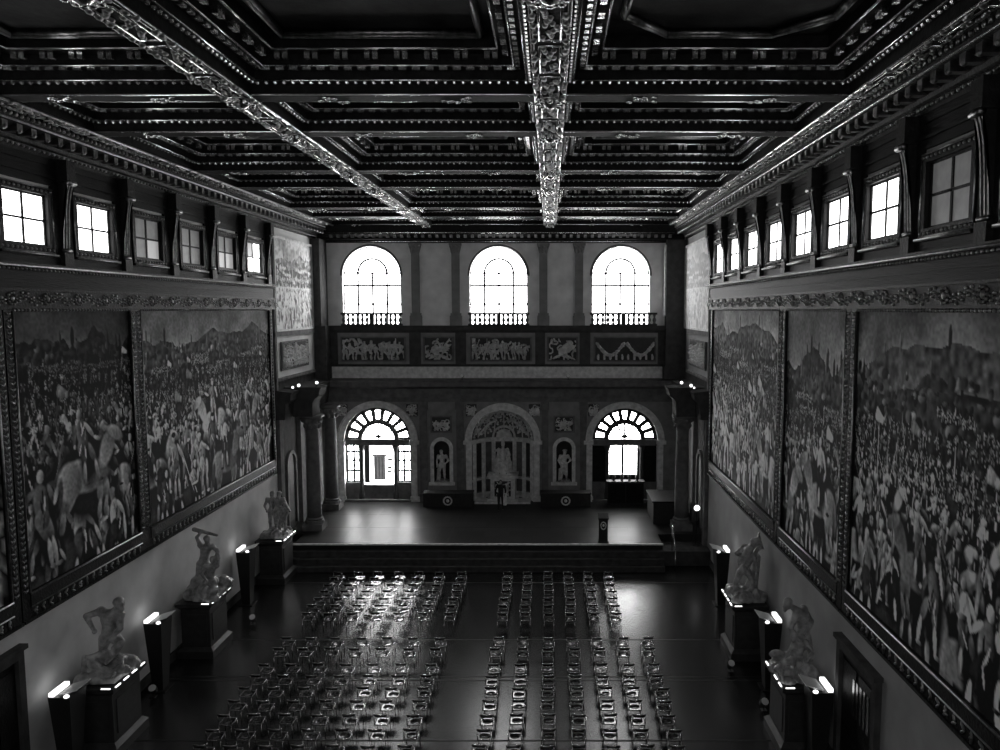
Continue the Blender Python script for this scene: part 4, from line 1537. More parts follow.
# tall frescoes of the stage's side walls
for X, s, lab in ((L, 1, 'tall pale fresco high on left wall, above the stage'), (R, -1, 'tall pale fresco high on right wall, above the stage')):
    t = thing('fresco', lab, 'painting', (X, 40.5, 11.9), 'frescoes above the stage')
    y1 = 43.5 if s > 0 else 44.3
    img = battle(130, 110, 21 + s, sky=0.4, horizon=0.4, lo=0.3, hi=0.55, near=0.35, n_rows=6, gain=1.5)
    img = 0.12 + 0.8 * img if s > 0 else 0.5 + 0.45 * img
    a = (X + s * 0.06, 37.7, 16.6)
    if s > 0:
        canvas_obj('canvas', img, a, (0, y1 - 37.7, 0), (0, 0, -4.7), t)
    else:
        canvas_obj('canvas', img, (a[0], y1, 16.6), (0, 37.7 - y1, 0), (0, 0, -4.7), t)
    mb = MB()
    for y0_, y1_, z0_, z1_ in ((37.65, y1, 16.6, 16.72), (37.65, y1, 11.85, 11.95), (37.6, 37.7, 11.9, 16.65), (y1, y1 + 0.08, 11.9, 16.65)):
        mb.box(min(X, X + s * 0.12), max(X, X + s * 0.12), y0_, y1_, z0_, z1_)
    obj('border', mb, 'palestone', t)
    t.location.x += s * 0.025
    t = thing('relief_panel', 'carved relief on %s side wall below the tall fresco' % ('left' if s > 0 else 'right'), 'relief', (X, 40.5, 9.9), 'carved reliefs below the frescoes')
    carve(t, 38.4, 42.4, 9.9, 11.2, -0.03, 0.2, 60 + s, 90, 34, 0, 'palestone', (X, s))
    mb = MB()
    for y0_, y1_, z0_, z1_ in ((38.3, 42.5, 11.2, 11.3), (38.3, 42.5, 9.8, 9.9), (38.3, 38.4, 9.9, 11.2), (42.4, 42.5, 9.9, 11.2)):
        mb.box(min(X, X + s * 0.1), max(X, X + s * 0.1), y0_, y1_, z0_, z1_)
    obj('border', mb, 'stone', t)
    t.location.x += s * 0.025

# ================================================================== STATUES
def V(*a):
    return Vector(a)

def man(mb, J, k=1.0, f0=1.1):
    """muscular figure from a dict of joints; k scales the radii"""
    k = k * f0
    P, Cc, N, H = (V(*J[n]) for n in ('pelvis', 'chest', 'neck', 'head'))
    mb.capsule(P, (P + Cc) / 2, 0.16 * k, 0.145 * k)
    mb.capsule((P + Cc) / 2, Cc, 0.145 * k, 0.19 * k)
    mb.capsule(Cc, N, 0.17 * k, 0.085 * k)
    mb.capsule(N, H, 0.075 * k, 0.075 * k)
    mb.ell(H, (0.1 * k, 0.115 * k, 0.14 * k), 10, 8)
    f = V(*J.get('face', (0, -1, 0))).normalized()
    mb.ell(H + f * 0.1 * k, (0.035 * k, 0.035 * k, 0.05 * k), 6, 5)
    mb.ell(H - f * 0.03 * k + V(0, 0, 0.05 * k), (0.115 * k, 0.12 * k, 0.11 * k), 10, 8)
    mb.ell(H + f * 0.07 * k - V(0, 0, 0.1 * k), (0.06 * k, 0.06 * k, 0.07 * k), 8, 6)
    for a in ('l', 'r'):
        S, E, W = (V(*J[a + n]) for n in ('sh', 'el', 'wr'))
        mb.capsule(Cc, S, 0.14 * k, 0.1 * k)
        mb.ell(S, 0.105 * k, 10, 8)
        mb.capsule(S, E, 0.085 * k, 0.06 * k)
        mb.capsule(E, W, 0.065 * k, 0.042 * k)
        d = (W - E).normalized()
        mb.ell(W + d * 0.07 * k, 0.058 * k, 8, 6)
        Hp, K, A = (V(*J[a + n]) for n in ('hip', 'kn', 'an'))
        mb.capsule(P, Hp, 0.15 * k, 0.13 * k)
        mb.capsule(Hp, K, 0.13 * k, 0.08 * k)
        mb.capsule(K, K.lerp(A, 0.35), 0.08 * k, 0.085 * k)
        mb.capsule(K.lerp(A, 0.35), A, 0.085 * k, 0.048 * k)
        T = V(*J.get(a + 'toe', (A.x, A.y - 0.2, A.z - 0.05)))
        mb.capsule(A, T, 0.055 * k, 0.04 * k)
    return mb

def shifted(J, d):
    return {k: (tuple(a + b for a, b in zip(v, d)) if k != 'face' else v) for k, v in J.items()}

def rock(mb, x0, x1, y0, y1, z0, z1, seed, n=26):
    q = random.Random(seed)
    for i in range(n):
        mb.ell((x0 + (x1 - x0) * q.random(), y0 + (y1 - y0) * q.random(), z0 + (z1 - z0) * q.random() * 0.6), (0.16 + 0.14 * q.random(), 0.16 + 0.14 * q.random(), 0.12 + 0.16 * q.random()), 8, 6)
    mb.box(x0 - 0.05, x1 + 0.05, y0, y1, z0 - 0.04, z0 + 0.14)

stand = dict(pelvis=(0, 0, 1.0), chest=(0, 0, 1.38), neck=(0, 0, 1.58), head=(0, -0.02, 1.74),
             lsh=(0.23, 0, 1.5), lel=(0.34, 0, 1.2), lwr=(0.28, -0.12, 0.98),
             rsh=(-0.23, 0, 1.5), rel=(-0.33, 0, 1.2), rwr=(-0.3, -0.1, 0.95),
             lhip=(0.11, 0, 0.95), lkn=(0.14, -0.05, 0.52), lan=(0.15, 0, 0.09),
             rhip=(-0.11, 0, 0.95), rkn=(-0.13, -0.02, 0.52), ran=(-0.14, 0.02, 0.09))

def pedestal_statue(X, s, y, label_p, label_s, build, seed, dx=0.0):
    """X = wall plane; the pedestal stands on the floor against it, its statue on top"""
    xa, xb = sorted((X + s * 0.1, X + s * 1.45))
    cx = (xa + xb) / 2
    t = thing('pedestal', label_p, 'pedestal', (cx, y, 0), 'pedestals of the marble groups along the walls')
    hw = (xb - xa) / 2
    mb = MB()
    mb.tbox(cx, y, 0, 0.28, hw, 0.86, hw, 0.86)
    mb.tbox(cx, y, 0.28, 0.4, hw, 0.86, hw - 0.12, 0.74)
    mb.tbox(cx, y, 0.4, 1.85, hw - 0.14, 0.72, hw - 0.14, 0.72)
    mb.tbox(cx, y, 1.85, 1.98, hw - 0.12, 0.74, hw - 0.02, 0.86)
    mb.tbox(cx, y, 1.98, 2.1, hw, 0.88, hw, 0.88)
    obj('block', mb, 'pedestal', t)
    obj('panel', MB().box(cx - hw + 0.25, cx + hw - 0.25, y - 0.74, y - 0.7, 0.6, 1.65), 'pedestal', t)
    xe = cx + s * (hw - 0.14)
    obj('panel', MB().box(min(xe, xe + s * 0.03), max(xe, xe + s * 0.03), y - 0.55, y + 0.55, 0.6, 1.65), 'pedestal', t)
    e = xb if s > 0 else xa
    for k in range(4):
        ya = y - 0.86 + 1.72 * k / 4
        obj('led_strip', MB().box(e - 0.02, e + 0.02, ya + 0.1, ya + 0.34, 2.1, 2.125), 'led', t)
    a, b = sorted((e - s * 0.1, e - s * 0.36))
    obj('led_strip', MB().box(a, b, y - 0.87, y - 0.84, 2.1, 2.125), 'led', t)
    st = thing('statue', label_s, 'statue', (cx, y, 2.125), 'marble groups along the walls')
    mb = MB()
    build(mb)
    o = mb.v = [(x + dx, y_, z) for x, y_, z in mb.v]
    remeshed('figures', mb, 'marble', st, 0.026, 1, world=False, clamp=(-0.74, 1.2) if s > 0 else (-1.2, 0.74))
    return t, st

def s_left_near(mb):
    # man pressing a fallen foe down, one elbow out to the left, head thrown up to the right
    J = dict(pelvis=(-0.02, 0, 1.1), chest=(0.05, 0, 1.62), neck=(0.22, 0, 1.86), head=(0.36, -0.03, 2.05), face=(0.8, -0.5, 0.2),
             rsh=(-0.22, 0, 1.82), rel=(-0.6, -0.1, 1.72), rwr=(-0.36, -0.2, 1.38),
             lsh=(0.34, 0, 1.72), lel=(0.42, -0.15, 1.36), lwr=(0.2, -0.25, 1.1),
             lhip=(0.12, 0, 1.02), lkn=(0.48, -0.25, 0.98), lan=(0.2, -0.35, 0.55),
             rhip=(-0.14, 0, 1.0), rkn=(-0.3, 0.1, 0.55), ran=(-0.42, 0.15, 0.14))
    man(mb, shifted(J, (0.12, 0, 0.12)), 1.3)
    J = dict(pelvis=(-0.35, -0.2, 0.5), chest=(0.02, -0.25, 0.62), neck=(0.24, -0.3, 0.7), head=(0.4, -0.35, 0.86), face=(0.3, -1, 0.3),
             rsh=(0.0, -0.42, 0.78), rel=(-0.3, -0.5, 0.72), rwr=(0.0, -0.55, 0.55),
             lsh=(0.15, 0.0, 0.6), lel=(0.42, -0.1, 0.5), lwr=(0.55, -0.3, 0.4),
             lhip=(-0.3, -0.35, 0.45), lkn=(0.1, -0.5, 0.36), lan=(0.45, -0.55, 0.24),
             rhip=(-0.4, -0.05, 0.42), rkn=(-0.55, -0.3, 0.6), ran=(-0.5, -0.45, 0.2))
    man(mb, shifted(J, (0.08, 0, 0.05)), 1.0)
    rock(mb, -0.4, 0.5, -0.6, 0.55, 0.02, 0.5, 5)

def s_left_mid(mb):
    # man swinging a club over his head at a struggling half-horse foe
    J = dict(pelvis=(-0.12, 0, 1.3), chest=(0.0, 0, 1.78), neck=(0.06, 0, 2.0), head=(0.1, -0.05, 2.16), face=(0.8, -0.5, -0.4),
             rsh=(-0.2, 0, 1.95), rel=(-0.32, 0, 2.25), rwr=(-0.12, -0.05, 2.46),
             lsh=(0.26, 0, 1.9), lel=(0.5, -0.1, 1.72), lwr=(0.42, -0.2, 1.42),
             lhip=(0.0, 0, 1.2), lkn=(0.02, -0.15, 0.8), lan=(-0.05, -0.1, 0.36),
             rhip=(-0.24, 0, 1.22), rkn=(-0.36, 0.05, 0.78), ran=(-0.45, 0.1, 0.34))
    man(mb, J, 1.0)
    mb.capsule((-0.4, 0, 2.56), (0.5, -0.1, 2.36), 0.09, 0.05)
    J = dict(pelvis=(0.2, -0.15, 0.72), chest=(0.28, -0.2, 1.12), neck=(0.34, -0.22, 1.3), head=(0.36, -0.25, 1.46), face=(0.5, -1, 0.2),
             rsh=(0.1, -0.3, 1.22), rel=(0.05, -0.5, 0.98), rwr=(0.2, -0.5, 0.8),
             lsh=(0.48, -0.15, 1.2), lel=(0.58, -0.2, 1.5), lwr=(0.5, -0.1, 1.75),
             lhip=(0.3, -0.2, 0.66), lkn=(0.5, -0.4, 0.62), lan=(0.42, -0.42, 0.25),
             rhip=(0.1, -0.2, 0.66), rkn=(0.0, -0.48, 0.55), ran=(0.05, -0.45, 0.2))
    man(mb, J, 0.85)
    mb.capsule((-0.35, -0.05, 0.5), (0.25, -0.1, 0.55), 0.27, 0.24)
    rock(mb, -0.55, 0.52, -0.6, 0.55, 0.02, 0.7, 6, 34)

def s_left_far(mb):
    # two men standing and lifting a third
    man(mb, shifted(dict(stand, rel=(-0.34, -0.1, 1.2), rwr=(-0.2, -0.25, 1.02)), (-0.2, 0.1, 0.25)), 0.95)
    man(mb, shifted(dict(stand, lel=(0.45, -0.15, 1.25), lwr=(0.6, -0.25, 1.05), head=(0.06, -0.04, 1.74)), (0.16, -0.1, 0.3)), 1.0)
    man(mb, dict(pelvis=(0.42, -0.2, 0.95), chest=(0.5, -0.22, 1.3), neck=(0.5, -0.24, 1.5), head=(0.5, -0.26, 1.66),
                 rsh=(0.32, -0.25, 1.42), rel=(0.2, -0.4, 1.2), rwr=(0.28, -0.45, 1.0), lsh=(0.62, -0.2, 1.4), lel=(0.66, -0.3, 1.15), lwr=(0.6, -0.4, 0.95),
                 lhip=(0.48, -0.2, 0.9), lkn=(0.58, -0.4, 0.6), lan=(0.52, -0.3, 0.25), rhip=(0.32, -0.22, 0.9), rkn=(0.3, -0.42, 0.6), ran=(0.3, -0.35, 0.22)), 0.8)
    rock(mb, -0.55, 0.55, -0.6, 0.5, 0.02, 0.35, 7)

def s_right_far(mb):
    # man lifting a foe overhead: a tall group leaning towards the wall
    J = dict(pelvis=(-0.05, 0, 1.05), chest=(0.1, 0, 1.5), neck=(0.12, 0, 1.72), head=(0.0, -0.05, 1.88), face=(-0.7, -0.7, 0),
             rsh=(-0.14, 0, 1.62), rel=(-0.4, -0.15, 1.75), rwr=(-0.2, -0.2, 2.0),
             lsh=(0.32, 0, 1.65), lel=(0.48, -0.05, 1.95), lwr=(0.4, -0.1, 2.2),
             lhip=(0.1, 0, 0.98), lkn=(0.26, -0.2, 0.6), lan=(0.2, -0.05, 0.15),
             rhip=(-0.18, 0, 0.98), rkn=(-0.4, -0.2, 0.62), ran=(-0.34, 0.0, 0.15))
    man(mb, J, 1.05)
    J = dict(pelvis=(0.28, -0.1, 2.1), chest=(0.05, -0.2, 1.85), neck=(-0.15, -0.28, 1.7), head=(-0.3, -0.34, 1.55), face=(-0.8, -0.4, -0.4),
             rsh=(0.0, -0.35, 1.7), rel=(-0.2, -0.45, 1.4), rwr=(0.0, -0.45, 1.15),
             lsh=(0.2, -0.1, 1.7), lel=(0.35, -0.3, 1.4), lwr=(0.3, -0.35, 1.1),
             lhip=(0.38, -0.05, 2.15), lkn=(0.46, -0.1, 2.25), lan=(0.48, 0.0, 2.4), ltoe=(0.5, -0.02, 2.5),
             rhip=(0.25, -0.1, 2.2), rkn=(0.42, -0.15, 2.3), ran=(0.58, -0.1, 2.0))
    man(mb, J, 0.85)
    mb.capsule((0.3, 0.2, 0.3), (0.5, 0.15, 1.5), 0.25, 0.12)
    rock(mb, -0.5, 0.55, -0.6, 0.5, 0.02, 0.4, 8)

def s_right_near(mb):
    # man bowed forward with a broad back, wrestling a seated foe
    J = dict(pelvis=(0.3, 0, 1.25), chest=(0.22, -0.05, 1.8), neck=(-0.02, -0.1, 2.05), head=(-0.26, -0.15, 2.2), face=(-0.9, -0.4, -0.3),
             rsh=(0.0, -0.2, 1.86), rel=(-0.2, -0.35, 1.55), rwr=(-0.02, -0.45, 1.3),
             lsh=(0.32, 0.1, 1.95), lel=(0.5, -0.1, 1.65), lwr=(0.3, -0.35, 1.45),
             lhip=(0.38, 0, 1.15), lkn=(0.48, -0.2, 0.7), lan=(0.5, 0, 0.2),
             rhip=(0.2, 0, 1.15), rkn=(-0.05, -0.3, 0.9), ran=(-0.05, -0.2, 0.42))
    man(mb, J, 1.1)
    J = dict(pelvis=(0.05, -0.25, 0.62), chest=(0.1, -0.3, 1.0), neck=(0.0, -0.34, 1.2), head=(-0.12, -0.4, 1.34), face=(-0.7, -0.7, 0.1),
             rsh=(-0.1, -0.4, 1.08), rel=(-0.3, -0.5, 0.85), rwr=(-0.45, -0.5, 0.65),
             lsh=(0.28, -0.3, 1.1), lel=(0.42, -0.5, 0.9), lwr=(0.25, -0.6, 0.75),
             lhip=(0.15, -0.3, 0.55), lkn=(0.0, -0.6, 0.62), lan=(-0.1, -0.6, 0.2),
             rhip=(-0.05, -0.3, 0.55), rkn=(-0.4, -0.5, 0.6), ran=(-0.5, -0.5, 0.25))
    man(mb, J, 0.9)
    rock(mb, -0.5, 0.55, -0.6, 0.55, 0.02, 0.6, 9)

pedestal_statue(L, 1, 21.25, 'dark stone pedestal with lit strips, on left wall nearest the camera', 'marble group with one elbow out, on left wall nearest the camera', s_left_near, 1)
pedestal_statue(L, 1, 27.4, 'dark stone pedestal in the middle of the left wall', 'marble group of a man swinging a club overhead, on left wall', s_left_mid, 2, 0.15)
pedestal_statue(L, 1, 34.87, 'dark stone pedestal on left wall beside the stage steps', 'marble group of standing men, on left wall beside the stage', s_left_far, 3, 0.05)
pedestal_statue(R, -1, 27.2, 'dark stone pedestal on right wall nearer the stage', 'tall pointed marble group on right wall, nearer the stage', s_right_far, 4)
pedestal_statue(R, -1, 21.3, 'dark stone pedestal with lit strips, on right wall nearest the camera', 'marble group with a bowed round back, on right wall nearest the camera', s_right_near, 5, -0.12)

# niche statues
for cx, lab, flip in ((NL, 'pale nude statue standing in the left niche of the end wall', 1), (NR, 'pale standing statue in the right niche of the end wall', -1)):
    st = thing('statue', lab, 'statue', (cx, YE + 0.1, 2.35), 'statues in the niches')
    J = dict(stand, lel=(0.4, -0.02, 1.22), lwr=(0.2, -0.1, 1.04), rel=(-0.32, 0, 1.2), rwr=(-0.3, -0.12, 0.92), head=(-0.05, -0.03, 1.74), rkn=(-0.17, -0.12, 0.52))
    if flip < 0:
        J = dict(stand, lel=(0.42, -0.02, 1.25), lwr=(0.22, -0.12, 1.1), rel=(-0.36, 0.02, 1.22), rwr=(-0.24, -0.14, 1.0), head=(0.04, -0.03, 1.74), lkn=(0.16, -0.14, 0.52))
    mb = MB()
    man(mb, shifted(J, (0, 0, 0.1)), 0.95)
    mb.capsule((-0.26, 0.08, 0.1), (-0.26, 0.08, 0.75), 0.12, 0.08)
    if flip < 0:
        mb.capsule((-0.05, 0.1, 1.3), (0.1, 0.12, 0.5), 0.22, 0.15)
        mb.ell((0.04, -0.02, 1.96), (0.16, 0.16, 0.07), 10, 6)
    remeshed('figure', mb, 'statuestone', st, 0.028, 2, world=False)
    obj('plinth', MB().box(cx - 0.38, cx + 0.38, YE - 0.12, YE + 0.4, 2.35, 2.46), 'marble', st)

# central altar-like pedestal with a seated figure
t = thing('pedestal', 'broad pale carved stone pedestal under the central arch', 'pedestal', (AC, YE - 0.05, HS))
mb = MB()
mb.box(AC - 0.95, AC + 0.95, YE - 0.6, YE + 0.6, HS, 1.4)
mb.box(AC - 0.75, AC + 0.75, YE - 0.45, YE + 0.55, 1.4, 2.65)
mb.box(AC - 0.86, AC + 0.86, YE - 0.55, YE + 0.6, 2.65, 2.75)
mb.box(AC - 0.94, AC + 0.94, YE - 0.62, YE + 0.6, 2.75, 2.87)
obj('block', mb, 'palestone', t)
carve(t, AC - 0.5, AC + 0.5, 1.55, 2.5, YE - 0.46, 0.1, 31, 30, 28, 1)
obj('step', MB().box(AC - 1.7, AC + 1.7, YE - 0.75, YE + 0.3, HS, HS + 0.12), 'palestone', t)
st = thing('statue', 'large robed seated figure on the pedestal in the central arch', 'statue', (AC, YE + 0.05, 2.87))
mb = MB()
J = dict(pelvis=(0, 0.1, 0.75), chest=(0, 0.08, 1.3), neck=(0, 0.05, 1.55), head=(0, -0.02, 1.8),
         lsh=(0.27, 0.08, 1.48), lel=(0.42, -0.1, 1.18), lwr=(0.3, -0.4, 1.1), rsh=(-0.27, 0.08, 1.48), rel=(-0.5, -0.1, 1.42), rwr=(-0.48, -0.3, 1.8),
         lhip=(0.16, 0, 0.72), lkn=(0.26, -0.45, 0.72), lan=(0.22, -0.42, 0.12), rhip=(-0.16, 0, 0.72), rkn=(-0.26, -0.45, 0.72), ran=(-0.22, -0.42, 0.12))
man(mb, J, 1.0)
for k in range(8):        # robe folds
    x = -0.32 + 0.091 * k
    mb.capsule((x * 0.9, -0.4, 0.76), (x * 1.3, -0.42, 0.06), 0.06, 0.075)
mb.capsule((-0.25, 0.2, 1.4), (-0.42, 0.15, 0.2), 0.1, 0.2).capsule((0.25, 0.2, 1.4), (0.42, 0.15, 0.2), 0.1, 0.2)
mb.ell((0, 0.0, 2.02), (0.11, 0.12, 0.2), 10, 8)      # tall headdress
mb.ell((0, -0.1, 1.62), (0.09, 0.07, 0.14), 8, 6)     # beard
mb.box(-0.55, 0.55, 0.05, 0.4, 0, 0.7).box(-0.6, 0.6, -0.5, 0.45, 0, 0.1)
remeshed('figure', mb, 'statuestone', st, 0.03, 2, world=False, clamp=(-2, 2))

# ================================================================== STAGE FURNITURE
for cx, lab, hw in ((-6.13, 'long dark bench box with a pale round emblem, below the left niche', 1.47), (0.94, 'long dark bench box with a pale round emblem, below the right niche', 1.5)):
    t = thing('bench_box', lab, 'bench', (cx, 43.9, HS), 'dark bench boxes under the niches')
    obj('body', MB().box(cx - hw, cx + hw, 43.5, 44.3, HS, HS + 0.8).box(cx - hw - 0.04, cx + hw + 0.04, 43.46, 44.34, HS + 0.8, HS + 0.86), 'box_dark', t)
    mb = MB()
    for k in range(16):
        a = 2 * PI * k / 16
        mb.ell((cx + 0.24 * math.cos(a), 43.47, HS + 0.4 + 0.24 * math.sin(a)), (0.06, 0.03, 0.05), 6, 4)
    mb.ell((cx, 43.48, HS + 0.4), (0.1, 0.03, 0.11), 8, 5)
    obj('emblem', mb, 'emblem', t, True)

t = thing('lectern', 'slim dark lectern with a pale shield emblem, at the front edge of the stage', 'lectern', (2.72, 37.0, HS))
mb = MB().box(2.46, 2.98, 36.78, 37.2, HS, HS + 0.06).tbox(2.72, 37.0, HS + 0.06, HS + 1.2, 0.22, 0.16, 0.23, 0.17)
obj('body', mb, 'box_dark', t)
pr = [(36.76, HS + 1.2), (37.26, HS + 1.34), (37.26, HS + 1.4), (36.76, HS + 1.26)]
obj('reading_top', MB().extrude_x(pr, 2.45, 2.99), 'box_dark', t)
mb = MB()
for k in range(18):
    a = 2 * PI * k / 18
    mb.ell((2.72 + 0.13 * math.cos(a), 36.82, HS + 0.88 + 0.17 * math.sin(a) * (1.0 if math.sin(a) > 0 else 1.2)), (0.03, 0.02, 0.035), 6, 4)
mb.ell((2.72, 36.82, HS + 0.88), (0.06, 0.02, 0.08), 8, 5)
obj('emblem', mb, 'emblem', t, True)

t = thing('table', 'long dark covered table at the right side of the stage', 'table', (6.55, 41, HS))
obj('tabletop', MB().box(5.62, 7.5, 39.9, 42.6, 2.38, 2.46), 'woodpanel', t)
mb = MB().box(5.7, 7.42, 40.0, 42.5, HS, 2.38)
obj('cover', mb, 'box_dark', t)

t = thing('cabinet', 'low dark cabinet with small objects under the right glazed arch', 'cabinet', (AR, 44.4, HS))
obj('body', MB().box(AR - 1.1, AR + 1.1, 44.2, 44.7, HS, 2.5), 'box_dark', t)
obj('door', MB().box(AR - 1.05, AR - 0.03, 44.17, 44.2, HS + 0.08, 2.42), 'woodpanel', t)
obj('door', MB().box(AR + 0.03, AR + 1.05, 44.17, 44.2, HS + 0.08, 2.42), 'woodpanel', t)
obj('top', MB().box(AR - 1.15, AR + 1.15, 44.15, 44.74, 2.5, 2.56), 'box_dark', t)
for k, x in enumerate((AR - 0.7, AR - 0.2, AR + 0.25, AR + 0.7)):
    o = obj('ornament', MB().lathe(x, 44.45, [(0.09, 2.56), (0.1, 2.6), (0.04, 2.64), (0.1, 2.76), (0.11, 2.84), (0.05, 2.92), (0.06, 2.97)], 10), 'pedestal', None, True)
    tag(o, 'small dark ornament on the cabinet under the right arch, %s from left' % ORD[k], 'ornament', 'ornaments on the cabinet')

# person standing before the central pedestal
px, py = -2.9, 42.7
t = thing('person', 'person in dark clothes holding a pale coat, standing before the central arch', 'person', (px, py, HS))
J = dict(stand, lel=(0.3, -0.06, 1.2), lwr=(0.26, -0.22, 1.04), rel=(-0.3, 0.04, 1.2), rwr=(-0.29, -0.05, 0.94), lan=(0.13, 0.1, 0.09), lkn=(0.12, -0.02, 0.5), ran=(-0.1, -0.12, 0.09), rkn=(-0.11, -0.1, 0.5), face=(0.3, -1, 0))
def slim(J, kk, parts):
    mb = MB()
    g = {n: V(*v) for n, v in J.items()}
    if 'body' in parts:
        mb.capsule(g['pelvis'], g['chest'], 0.13 * kk, 0.145 * kk)
        mb.capsule(g['chest'], g['neck'], 0.13 * kk, 0.06 * kk)
        for a in 'lr':
            mb.capsule(g['chest'], g[a + 'sh'] * 0.9 + g['chest'] * 0.1, 0.1 * kk, 0.07 * kk)
            mb.capsule(g[a + 'sh'], g[a + 'el'], 0.06 * kk, 0.048 * kk)
            mb.capsule(g[a + 'el'], g[a + 'wr'], 0.047 * kk, 0.034 * kk)
    if 'legs' in parts:
        for a in 'lr':
            mb.capsule(g['pelvis'], g[a + 'hip'], 0.13 * kk, 0.11 * kk)
            mb.capsule(g[a + 'hip'], g[a + 'kn'], 0.1 * kk, 0.065 * kk)
            mb.capsule(g[a + 'kn'], g[a + 'an'], 0.062 * kk, 0.045 * kk)
    if 'feet' in parts:
        for a in 'lr':
            mb.capsule(g[a + 'an'] + V(0, 0.03, -0.03), g[a + 'an'] + V(0, -0.17, -0.05), 0.045 * kk, 0.04 * kk)
    if 'head' in parts:
        H = g['head']
        f = V(0.3, -1, 0).normalized()
        mb.capsule(g['neck'], H, 0.055, 0.055)
        mb.ell(H, (0.078, 0.095, 0.115), 12, 10)
        mb.ell(H + f * 0.095 + V(0, 0, -0.01), (0.016, 0.02, 0.025), 6, 5)
        mb.ell(H + f * 0.05 + V(0, 0, -0.08), (0.045, 0.045, 0.04), 8, 6)
        for q in (-1, 1):
            mb.ell(H + V(q * 0.08, 0.01, -0.005), (0.015, 0.025, 0.035), 6, 5)
    if 'hands' in parts:
        for a in 'lr':
            W = g[a + 'wr']
            d = (W - g[a + 'el']).normalized()
            u = d.cross(V(1, 0, 0)).normalized()
            mb.capsule(W, W + d * 0.07, 0.028, 0.034)
            for i, ln in enumerate((0.06, 0.075, 0.07, 0.055)):
                b = W + d * 0.09 + u * (-0.03 + 0.02 * i)
                mb.capsule(b, b + d * ln * 0.6, 0.009, 0.008, 6)
                mb.capsule(b + d * ln * 0.6, b + d * ln + V(0.0, -0.015, 0), 0.008, 0.007, 6)
            mb.capsule(W + d * 0.03 - u * 0.03, W + d * 0.075 - u * 0.062, 0.011, 0.009, 6)
    return mb
remeshed('body', slim(J, 0.96, ('body', 'legs', 'feet', 'head', 'hands')), 'skin', t, 0.012, 2, world=False)
remeshed('jacket', slim(J, 1.1, ('body',)), 'cloth_dark', t, 0.016, 2, world=False)
remeshed('trousers', slim(J, 1.1, ('legs',)), 'cloth_dark', t, 0.016, 2, world=False)
remeshed('shoes', slim(J, 1.15, ('feet',)), 'black', t, 0.014, 2, world=False)
H = V(*J['head'])
remeshed('hair', MB().ell(H + V(0, 0.02, 0.03), (0.09, 0.1, 0.105), 12, 10), 'hair', t, 0.014, 2, world=False)
mb = MB()
for k in range(4):
    mb.capsule((0.2 + 0.045 * k, -0.2, 1.08), (0.2 + 0.04 * k, -0.16 + 0.02 * (k % 2), 0.42), 0.04, 0.05)
remeshed('pale_coat', mb, 'cloth_pale', t, 0.02, 2, world=False)['label'] = 'pale coat over the arm'

# ================================================================== LIGHT TOWERS AND LAMPS
def tower(X, s, y, h, label):
    cx = X + s * 0.62
    t = thing('floodlight_tower', label, 'lamp', (cx, y, 0), 'dark tapered floodlight towers along the walls')
    mb = MB()
    mb.tbox(cx, y, 0, 0.04, 0.3, 0.3, 0.3, 0.3)
    mb.tbox(cx, y, 0.04, h, 0.17, 0.2, 0.3, 0.36)
    obj('body', mb, 'black', t)
    # tray with a tilted reflector and the lamp along its wall side
    e = cx - s * 0.22
    w = cx + s * 0.24
    mb = MB()
    mb.box(cx - 0.3, cx + 0.3, y - 0.36, y + 0.36, h, h + 0.03)
    obj('tray', mb, 'black', t)
    mb = MB()
    loop = [(cx - s * 0.05, h + 0.05), (cx + s * 0.46, h + 0.2), (cx + s * 0.46, h + 0.23), (cx - s * 0.05, h + 0.08)]
    mb.extrude_y(loop, y - 0.3, y + 0.34)
    obj('reflector', mb, 'lampwhite', t)
    mb = MB()
    mb.box(min(e - 0.07, e + 0.07), max(e - 0.07, e + 0.07), y - 0.34, y + 0.34, h + 0.04, h + 0.14)
    obj('lamp_tube', mb, 'lamp', t)
    obj('lamp_bulb', MB().ell((cx + s * 0.2, y - 0.34, h + 0.06), (0.08, 0.06, 0.05), 8, 6), 'lamp', t, True)
tower(L, 1, 19.65, 2.42, 'dark floodlight tower on left wall, nearest the camera')
tower(L, 1, 24.4, 2.42, 'dark floodlight tower on left wall, between the two nearer statues')
tower(L, 1, 31.75, 2.42, 'dark floodlight tower on left wall, between the two farther statues')
tower(R, -1, 31.7, 2.42, 'dark floodlight tower on right wall, behind the pointed statue')
tower(R, -1, 24.45, 2.42, 'dark floodlight tower on right wall, between the two statues')
tower(R, -1, 19.9, 2.42, 'dark floodlight tower on right wall, nearest the camera')

def spot(name, x, y, z, label, r=0.1, lit='lamp', group=None, d=(0, -0.6, 0.5)):
    t = thing(name, label, 'lamp', (x, y, z), group)
    obj('stand', MB().box(x - r * 0.7, x + r * 0.7, y - r * 0.7, y + r * 0.7, z, z + 0.03).rod((x, y, z), (x, y, z + r * 1.6), r * 0.2, 6), 'black', t)
    D = V(*d).normalized()
    c = V(x, y, z + r * 2.0)
    obj('housing', MB().rod(c - D * r, c + D * r * 0.8, r, 10), 'black', t)
    obj('lens', MB().rod(c + D * r * 0.8, c + D * r * 0.95, r * 0.92, 10), lit, t)
g = 'small spotlights on the stage entablature'
spot('spotlight', -12.35, 39.0, 8.9, 'small lit spotlight above the nearest left stage column', 0.09, 'lamp', g, (0.2, -0.8, 0.5))
spot('spotlight', -13.1, 38.3, 8.86, 'small lit spotlight on left side cornice, just left of the column top', 0.09, 'lamp', g, (0.6, -0.8, 0.1))
spot('spotlight', -13.2, 37.7, 8.86, 'leftmost small lit spotlight on the left side cornice', 0.07, 'lamp', g, (0.6, -0.8, 0.1))
spot('spotlight', 7.0, 39.2, 8.9, 'small lit spotlight above the right stage column', 0.09, 'lamp', g, (-0.1, -0.9, 0.3))
